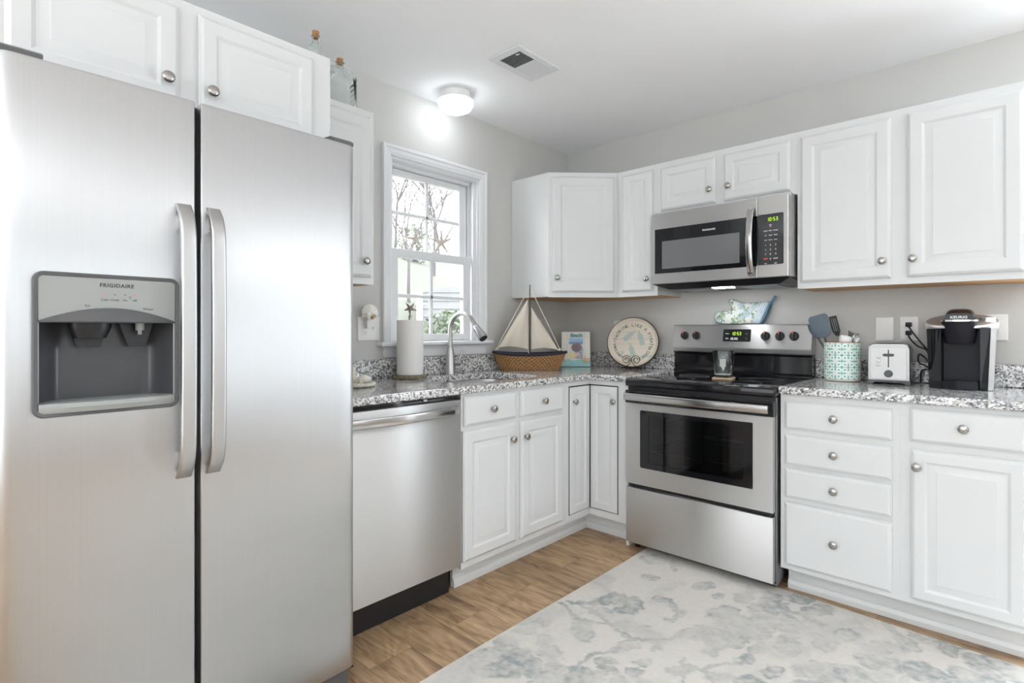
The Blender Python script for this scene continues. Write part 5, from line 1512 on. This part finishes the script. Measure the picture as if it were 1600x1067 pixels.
b = MB(); b.lathe([(0.0165, 0.0016), (0.0165, 0.010), (0.015, 0.012), (0.001, 0.012)], 28, (0, 0, 0.049), 'y'); b.box(-0.0015, 0.0015, -0.0135, -0.0118, 0.040, 0.062); part('dial', b, 'grey_plastic', t)
for z in (0.121, 0.103, 0.085):
    b = MB(); b.rings([[(-0.037 + 0.009 * s_ * math.cos(2 * PI * k / 20), y, z + 0.0045 * s_ * math.sin(2 * PI * k / 20)) for k in range(20)] for y, s_ in ((-0.0016, 1.0), (-0.004, 0.9), (-0.0045, 0.5))], True, False, True); part('button', b, 'toaster_steel', t)
b = MB(); b.prism([(-0.081, 0.001), (-0.060, 0.001), (-0.054, 0.010), (0.054, 0.010), (0.060, 0.001), (0.081, 0.001), (0.081, 0.014), (0.078, 0.0195), (-0.078, 0.0195), (-0.081, 0.014)], 0.0, TD, 'y'); part('base', b, 'grey_plastic', t, False)
for y in (0.035, 0.105):
    b = MB(); b.box(-0.050, 0.050, y, y + 0.032, TH_ + 0.0002, TH_ + 0.0010); part('bread_slot', b, 'black', t, False, label='dark bread slot')

# single-cup coffee maker
t = thing('coffee_maker', 'black and silver single-cup coffee maker on the granite counter', 'coffee maker', (2.228, -0.262, Z0), 0)
KD = 0.232
def kouts(w0, w1, y0, y1, bow, n=16):
    """plan outline with bowed front"""
    p = [(-w0 + 2 * w0 * k / n, y0 - bow * math.sin(PI * k / n)) for k in range(n + 1)]
    return p + [(w1, y1 - 0.03), (w1 - 0.03, y1), (-w1 + 0.03, y1), (-w1, y1 - 0.03)]
M['kblack'] = mat('glossy_black_plastic', (0.008, 0.008, 0.011), 0.15, 0.0, Specular_IOR_Level=0.35)
M['kmatte'] = mat('satin_black_plastic', (0.012, 0.012, 0.017), 0.42, 0.0, Specular_IOR_Level=0.22)
M['ksilver'] = mat('silver_plastic', (0.72, 0.71, 0.70), 0.28, 0.6)
M['ktop'] = mat('taupe_silver_plastic', (0.30, 0.262, 0.235), 0.40, 0.3)
b = MB(); b.rings([[(x * s_, y, z) for x, y in [(-0.104, 0.055), (0.104, 0.055), (0.107, 0.08), (0.103, KD - 0.03), (0.075, KD), (-0.075, KD), (-0.103, KD - 0.03), (-0.107, 0.08)]] for z, s_ in ((0.0, 0.97), (0.252, 1.08))]); part('body', b, 'kmatte', t, True, 40)
# silver side cheeks and front pillars
b = MB(); b.rings([[(x0 + z * 0.035, y, z) for x0, y in ((0.090, 0.000), (0.104, 0.010), (0.107, 0.054), (0.088, 0.054))] for z in (0.001, 0.256)]); part('pillar', b, 'steel_plain', t, True, 40, label='silver curved side pillar')
b = MB(); b.rings([[(0.066 + 0.0 * z, -0.006, z), (0.0895 + z * 0.030, -0.001, z), (0.0875 + z * 0.030, 0.054, z), (0.066, 0.054, z)] for z in (0.001, 0.256)]); part('pillar', b, 'kblack', t, True, 40)
b = MB(); b.rings([[(-0.100 - z * 0.040, 0.006, z), (-0.060, -0.004, z), (-0.056, 0.054, z), (-0.106 - z * 0.035, 0.054, z)] for z in (0.030, 0.250)]); part('water_reservoir', b, 'smoke_glass', t, True, 40, label='smoked clear water reservoir')
b = MB(); b.rings([[(-0.094 - z * 0.040, 0.014, z), (-0.066, 0.004, z), (-0.062, 0.050, z), (-0.100 - z * 0.035, 0.050, z)] for z in (0.034, 0.200)]); part('reservoir_core', b, 'kblack', t, True, 40)
b = MB(); b.rings([[(-0.100 - z * 0.040, 0.006, z), (-0.060, -0.004, z), (-0.056, 0.054, z), (-0.106 - z * 0.035, 0.054, z)] for z in (0.001, 0.029)]); part('reservoir_base', b, 'kblack', t, True, 40)
b = MB(); b.rings([[(-0.055, 0.045, z), (0.0655, 0.045, z), (0.0655, 0.0545, z), (-0.055, 0.0545, z)] for z in (0.03, 0.25)]); part('back_panel', b, 'kmatte', t, False, label='glossy black brewing recess')
b = MB(); o_ = kouts(0.060, 0.060, -0.010, 0.044, 0.030); b.prism(o_[:17] + [(0.060, 0.044), (-0.060, 0.044)], 0.001, 0.034); dt = part('drip_tray', b, 'kmatte', t, True, 30)
b = MB(); b.prism([(x * 0.9, y * 0.9 + 0.002) for x, y in o_[:17]] + [(0.054, 0.040), (-0.054, 0.040)], 0.0342, 0.0365); part('grate', b, 'ksilver', dt, False) if False else part('grate', b, 'kblack', dt, False)
def lid_ring(s_, z, d=1.0): return [(0.1155 * s_ * math.copysign(abs(math.cos(a)) ** 0.8, math.cos(a)), 0.112 + 0.118 * s_ * math.copysign(abs(math.sin(a)) ** 0.8, math.sin(a)), z + d * (0.022 * (1 + s_ * math.sin(a)) - 0.004)) for a in np.linspace(0, 2 * PI, 49)[:-1]]
b = MB(); b.rings([lid_ring(1.00, 0.2535, 0), lid_ring(1.05, 0.2540, 0), lid_ring(1.07, 0.2580, 0.5), lid_ring(1.07, 0.2660), lid_ring(1.05, 0.2690)]); part('silver_band', b, 'ksilver', t, True, 40, label='silver band under the lid')
b = MB(); b.rings([lid_ring(1.045, 0.2692), lid_ring(1.00, 0.275), lid_ring(0.85, 0.281), lid_ring(0.45, 0.286)]); part('lid', b, 'ktop', t, True, 40, label='taupe grey top')
b = MB(); b.rings([[(r * math.cos(a), 0.020 + r * 0.85 * math.sin(a), z) for a in np.linspace(0, 2 * PI, 33)[:-1]] for r, z in ((0.0440, 0.190), (0.050, 0.196), (0.0600, 0.268), (0.0620, 0.282))]); part('brew_head', b, 'kmatte', t, True, 40)
b = MB(); b.rings([[(x, y, z) for x, y in [(-0.064, 0.01), (-0.060, -0.026), (-0.040, -0.036), (0.040, -0.036), (0.060, -0.026), (0.064, 0.01)]] for z in (0.283, 0.290)]); part('handle_trim', b, 'chrome', t, True, 40)
b = MB(); rs = []
for k in range(11):
    q = k / 10; y = -0.035 + 0.160 * q; h = 0.288 + 0.050 * math.sin(PI * (0.20 + 0.56 * q)); wd = 0.047 + 0.003 * math.sin(PI * q)
    rs.append([(wd * math.copysign(abs(math.cos(R(a))) ** 0.55, math.cos(R(a))), y, 0.2905 + (h - 0.2905) * math.sin(R(a)) ** 0.62) for a in range(0, 181, 12)])
b.rings(rs); part('handle', b, 'kblack', t, True, 35, label='glossy black lift handle')
b = MB(); b.merge(text_bm('KEURIG', 0.0150, bold=0.0004, spacing=1.1).bm, TR(0.0, -0.0352, 0.2955)); part('lettering', b, 'ink_white', t, False)
b = MB(); b.rings([[(0.088 + 0.026 * s_ * math.cos(a), 0.062 + 0.030 * s_ * math.sin(a), z) for a in np.linspace(0, 2 * PI, 25)[:-1]] for s_, z in ((1, 0.278), (1, 0.2995), (0.85, 0.3015), (0.6, 0.3010))]); part('button_panel', b, 'ksilver', t, True, 40, label='chrome oval button panel')

# ------------------------------------------------------------------ wall plates
def plate(label, loc, rz, wd, h=0.116, kind='blank'):
    t = thing('wall_plate' if kind == 'blank' else 'wall_outlet', label, 'wall plate' if kind == 'blank' else 'outlet', loc, rz)
    b = MB(); b.loops(-wd / 2, wd / 2, -h / 2, h / 2, [(0, -0.0008), (0, -0.003), (0.003, -0.0062), (0.006, -0.0068)]); part('cover', b, 'plastic_white', t, True, 25)
    return t
def duplex(t, x, dy=-0.0068):
    for z in (0.0195, -0.0195):
        b = MB(); b.prism(rrect(x - 0.017, x + 0.017, z - 0.0145, z + 0.0145, 0.012, 4), dy - 0.0022, dy - 0.0001, 'y'); r_ = part('receptacle', b, 'plastic_white', t, False)
        b = MB()
        for dx in (-0.0062, 0.0062): b.box(x + dx - 0.001, x + dx + 0.001, dy - 0.0026, dy - 0.0023, z - 0.002, z + 0.008)
        b.cyl((x, dy - 0.0023, z - 0.0075), (x, dy - 0.0027, z - 0.0075), 0.0024, 0.0024, 10)
        part('slot', b, 'gap', r_, False, label='dark socket slots')
plate('blank white wall plate above the toaster', (1.9305, -0.0002, 1.1725), 0, 0.076)
t = plate('white wall outlet with two black plugs in it, between toaster and coffee maker', (2.0285, -0.0002, 1.1745), 0, 0.075, kind='outlet'); duplex(t, 0.0)
t = plate('wide white switch plate behind the coffee maker', (2.318, -0.0002, 1.180), 0, 0.117)
for x in (-0.023, 0.023):
    b = MB(); b.box(x - 0.0165, x + 0.0165, -0.0095, -0.0070, -0.033, 0.033, 0.002, 2); part('rocker', b, 'plastic_white', t)
plate('white wall plate half hidden behind the round sign', (0.430, -0.0002, 1.174), 0, 0.075)
plate('white wall plate behind the sailboat sails', (0.0002, -0.350, 1.180), 90, 0.075)
t = plate('double white wall plate with outlet and switch beside the window', (0.0002, -1.677, 1.175), 90, 0.126, 0.120, kind='outlet'); duplex(t, -0.023)
b = MB(); b.box(0.018, 0.030, -0.0088, -0.0070, -0.012, 0.012, 0.001, 1); b.box(0.0205, 0.0275, -0.016, -0.0088, -0.001, 0.008, 0.001, 1); part('toggle', b, 'plastic_white', t)
t = thing('night_light', 'seashell night light plugged into the outlet beside the window', 'night light', (0.0125, -1.694, 1.250), 90)
b = shell_bm(0.047, 15); b.xf(TR(0, -0.030, 0)); part('shade', b, 'shellwhite', t, True, 40)
b = MB(); b.box(-0.014, 0.014, -0.028, 0.0, -0.072, -0.030, 0.004, 2); part('plug_body', b, 'plastic_white', t)
b = MB(); b.cyl((0, -0.012, -0.030), (0, -0.016, 0.0), 0.008, 0.010, 12); part('bulb', b, 'shellwhite', t)
M['shellorange'] = paint('orange_shell', (0.62, 0.36, 0.12), 0.5, 0.2, 200)
b = MB(); s2 = shell_bm(0.020, 8); s2.xf(TR(0.012, -0.050, -0.006) @ Matrix.Rotation(R(40), 4, 'Y')); b.add(s2); s2 = shell_bm(0.019, 8); s2.xf(TR(-0.014, -0.050, -0.012) @ Matrix.Rotation(R(-50), 4, 'Y')); b.add(s2); star(b, 0.016, 0.006); part('small_shells', b, 'shellwhite', t, True, 40)
b = MB(); b.lathe([(0.009, 0.052), (0.008, 0.060), (0.004, 0.065), (0.001, 0.066)], 14, (-0.002, 0, -0.020), 'y'); part('orange_shell', b, 'shellorange', t, True, 50, label='small orange shell')

# cords
def cord(label, plug_z, pts):
    t = thing('power_cord', label, 'cord', (2.0285, -0.010, plug_z))
    b = MB(); b.box(-0.012, 0.012, -0.026, -0.0003, -0.011, 0.011, 0.004, 2); b.box(-0.007, 0.007, -0.038, -0.026, -0.007, 0.005, 0.003, 1); part('plug', b, 'black', t)
    b = MB(); b.tube(smooth_path(pts, 8), 0.0036, 8); part('cable', b, 'black', t, True, 60)
cord('black power cord from the upper socket to the coffee maker', 1.194, [(0, -0.036, -0.002), (0.012, -0.060, -0.022), (0.050, -0.070, -0.080), (0.082, -0.060, -0.130), (0.088, -0.040, -0.180), (0.080, -0.030, -0.230), (0.088, -0.028, -0.2695)])
cord('black power cord from the lower socket looping beside the toaster', 1.155, [(0, -0.036, -0.002), (0.010, -0.056, -0.026), (0.040, -0.080, -0.060), (0.075, -0.085, -0.080), (0.086, -0.075, -0.135), (0.064, -0.070, -0.110), (0.046, -0.075, -0.100), (0.046, -0.080, -0.135), (0.072, -0.085, -0.150), (0.084, -0.070, -0.165), (0.055, -0.060, -0.175), (0.050, -0.050, -0.2310)])

# bottles on the cabinets
def cork(t, z, r):
    b = MB(); b.lathe([(r * 0.86, z - 0.014), (r * 0.95, z), (r * 1.12, z + 0.012), (r * 1.1, z + 0.0135), (0.001, z + 0.0135)], 18); part('cork', b, 'cork', t, True, 40, label='brown cork stopper')
t = thing('glass_bottle', 'tall thin clear corked bottle on top of the refrigerator cabinet', 'bottle', (0.440, -2.186, 2.1343))
b = MB(); pr = [(0.016, 0.0), (0.026, 0.003), (0.027, 0.050), (0.016, 0.062), (0.014, 0.066), (0.022, 0.080), (0.026, 0.098), (0.023, 0.116), (0.0155, 0.126), (0.0135, 0.131), (0.0135, 0.152), (0.0160, 0.154), (0.0160, 0.159)]
b.lathe(pr + [(r - 0.003, z) for r, z in pr[::-1][:-2]] + [(0.001, 0.006)], 28); part('glass_body', b, 'glass', t, True, 50); cork(t, 0.1595, 0.0118)
t = thing('glass_bottle', 'square clear corked bottle on the narrow cabinet beside the window', 'bottle', (0.190, -1.942, 2.1343), 90)
def bq(sx, sy, z, n=44, e=5.0):
    return [(sx * math.copysign(abs(math.cos(2 * PI * k / n)) ** (2 / e), math.cos(2 * PI * k / n)), sy * math.copysign(abs(math.sin(2 * PI * k / n)) ** (2 / e), math.sin(2 * PI * k / n)), z) for k in range(n)]
b = MB(); out_ = [bq(0.066, 0.036, 0), bq(0.070, 0.040, 0.005)] + [bq(0.070 + 0.0012 * math.sin(k * 2.2), 0.040 + 0.001 * math.sin(k * 2.6), 0.008 + 0.0085 * k) for k in range(19)] + [bq(0.066, 0.038, 0.178), bq(0.052, 0.032, 0.192, e=3), bq(0.028, 0.024, 0.202, e=2.2), bq(0.017, 0.017, 0.207, e=2), bq(0.016, 0.016, 0.222, e=2), bq(0.019, 0.019, 0.224, e=2), bq(0.019, 0.019, 0.229, e=2)]
inn = [bq(0.014, 0.014, 0.229, e=2), bq(0.0125, 0.0125, 0.206, e=2), bq(0.048, 0.028, 0.189, e=3), bq(0.062, 0.034, 0.175), bq(0.065, 0.036, 0.010)]
b.rings(out_ + inn); part('glass_body', b, 'glass', t, True, 50); cork(t, 0.2295, 0.0132)

# starfish standing on the sash rail
M['star_white'] = paint('bleached_starfish', (0.66, 0.61, 0.55), 0.9, 0.5, 400)
for lab, yy, zz, rot, s_ in (('slender pale starfish leaning on the window sash, the smaller one by the refrigerator', -1.345, 1.6600, 100, 0.080), ('slender pale starfish leaning on the window sash, the wider one by the sash lock', -1.160, 1.6620, 94, 0.090)):
    t = thing('starfish', lab, 'starfish', (-0.046, yy, zz), 90, 'starfish on the window sash')
    b = MB(); star(b, s_, 0.006, rot=rot, tip=0.055, inner=0.085, wob=6)
    zmin = min(v_.co.z for v_ in b.bm.verts); b.xf(TR(0, 0, 1.6095 - zz - zmin)); part('body', b, 'star_white', t, True, 60)

# ================================================================== outside the window: rising lawn, bare trees, shrubs, neighbouring shed
M['lawn'] = paint('winter_lawn', (0.128, 0.142, 0.120), 0.95, 0.5, 4)
def gz_(x): return -0.35 + 0.36 * min(max(0, -x - 2.0), 12.0)
b = MB(); rows = []
for i in range(19):
    x = -0.6 - i * 1.2
    rows.append([(x, -6 + j * 1.5, gz_(x) + 0.10 * math.sin(j * 1.3 + i)) for j in range(22)])
b.rings(rows, False); o = struct('ground', b, 'lawn', None, True)
M['bark'] = paint('grey_bark', (0.100, 0.092, 0.098), 0.9, 0.5, 30)
def tree(label, x, y, h, seed):
    rnd_ = random.Random(seed); z = gz_(x) - 0.15
    t = thing('bare_tree', label, 'tree', (x, y, z), 0, 'bare trees behind the house')
    tr_ = MB(); br_ = MB()
    def grow(mb, p, d, L, r, lev):
        pts = [p]; q = Vector(p); dd = Vector(d)
        for k in range(4):
            dd = (dd + Vector((rnd_.uniform(-.16, .16), rnd_.uniform(-.16, .16), rnd_.uniform(-.03, .10)))).normalized(); q = q + dd * L / 4; pts.append(q.copy())
        mb.tube(pts, [r, r * .9, r * .8, r * .7, r * .6], 7)
        if lev <= 0: return
        for k in range(4 if lev > 2 else 3):
            a = rnd_.uniform(0, 2 * PI); s_ = rnd_.uniform(0.4, 0.75)
            nd_ = (dd + Vector((math.cos(a) * s_, math.sin(a) * s_, 0.15))).normalized()
            grow(br_, pts[rnd_.choice((2, 3, 4, 4))], nd_, L * rnd_.uniform(.55, .8), r * .55, lev - 1)
    grow(tr_, Vector((0, 0, 0)), Vector((0, 0, 1)), h, 0.030 * h, 5)
    part('trunk', tr_, 'bark', t); part('branches', br_, 'bark', t)
tree('bare grey tree filling the upper panes on the refrigerator side of the window', -7.8, 4.35, 1.5, 3)
tree('bare forked grey tree filling the upper panes on the sailboat side of the window', -10.6, 7.33, 1.8, 8)
tree('slim bare tree standing far up the lawn behind the two nearer trees', -17.6, 13.4, 2.2, 21)
tree('bare tree at the top of the lawn, half hidden behind the window muntin', -14.6, 8.73, 2.1, 33)
M['leaf'] = paint('evergreen_leaf', (0.13, 0.165, 0.115), 0.7, 0.3, 40)
def shrub(label, x, y, R_, seed, n=700):
    rnd_ = random.Random(seed); z = gz_(x) - 0.12
    t = thing('shrub', label, 'shrub', (x, y, z), 0, 'shrubs outside the window')
    b = MB()
    for k in range(9):
        a = rnd_.uniform(0, 2 * PI); e_ = Vector((math.cos(a) * R_ * .7, math.sin(a) * R_ * .7, R_ * rnd_.uniform(.8, 1.8))); b.tube([(0, 0, 0), e_ * 0.5 + Vector((0, 0, .1)), e_], [0.02, 0.012, 0.006], 6)
    part('stems', b, 'bark', t)
    b = MB()
    for k in range(n):
        a, c_ = rnd_.uniform(0, 2 * PI), rnd_.uniform(-1, 1); rr = R_ * rnd_.uniform(.6, 1.0); s_ = math.sqrt(1 - c_ * c_)
        p = Vector((rr * s_ * math.cos(a), rr * s_ * math.sin(a), R_ * 1.05 + rr * c_)); L = rnd_.uniform(.05, .09) 
        q = Euler((rnd_.uniform(0, 6), rnd_.uniform(0, 6), rnd_.uniform(0, 6))).to_matrix()
        vs_ = [b.bm.verts.new(p + q @ Vector(w_)) for w_ in ((-L * .4, 0, 0), (0, -L, 0.01), (L * .4, 0, 0), (0, L, 0.01))]; b.bm.faces.new(vs_)
    o = part('foliage', b, 'leaf', t, False)
shrub('leafy green shrub close outside the lower window panes', -5.0, 3.12, 0.46, 4)
shrub('round green shrub on the lawn seen through the upper panes', -12.8, 8.3, 0.70, 6)
M['siding'] = paint('pale_siding', (0.19, 0.20, 0.208), 0.7, 0.1, 20)
t = thing('garden_shed', 'pale lap-sided shed outside the lower window panes', 'shed', (-8.29, 5.17, 0.95), -40)
b = MB()
for k in range(6): b.rings([[(0.0, y, 0.16 * k), (2.62, y, 0.16 * k), (2.60, y, 0.16 * k + 0.165), (0.0, y, 0.16 * k + 0.165)] for y in (0.0, 1.8)])
part('wall', b, 'siding', t, False)
b = MB(); b.box(2.56, 2.65, -0.06, 0.06, 0, 0.97); part('corner_board', b, 'trimwhite', t, False, label='white corner board')
b = MB(); b.prism([(0.0, 0.967), (1.8, 0.967), (0.9, 1.12)], 0.0, 2.62, 'x'); part('roof', b, 'siding', t, False)
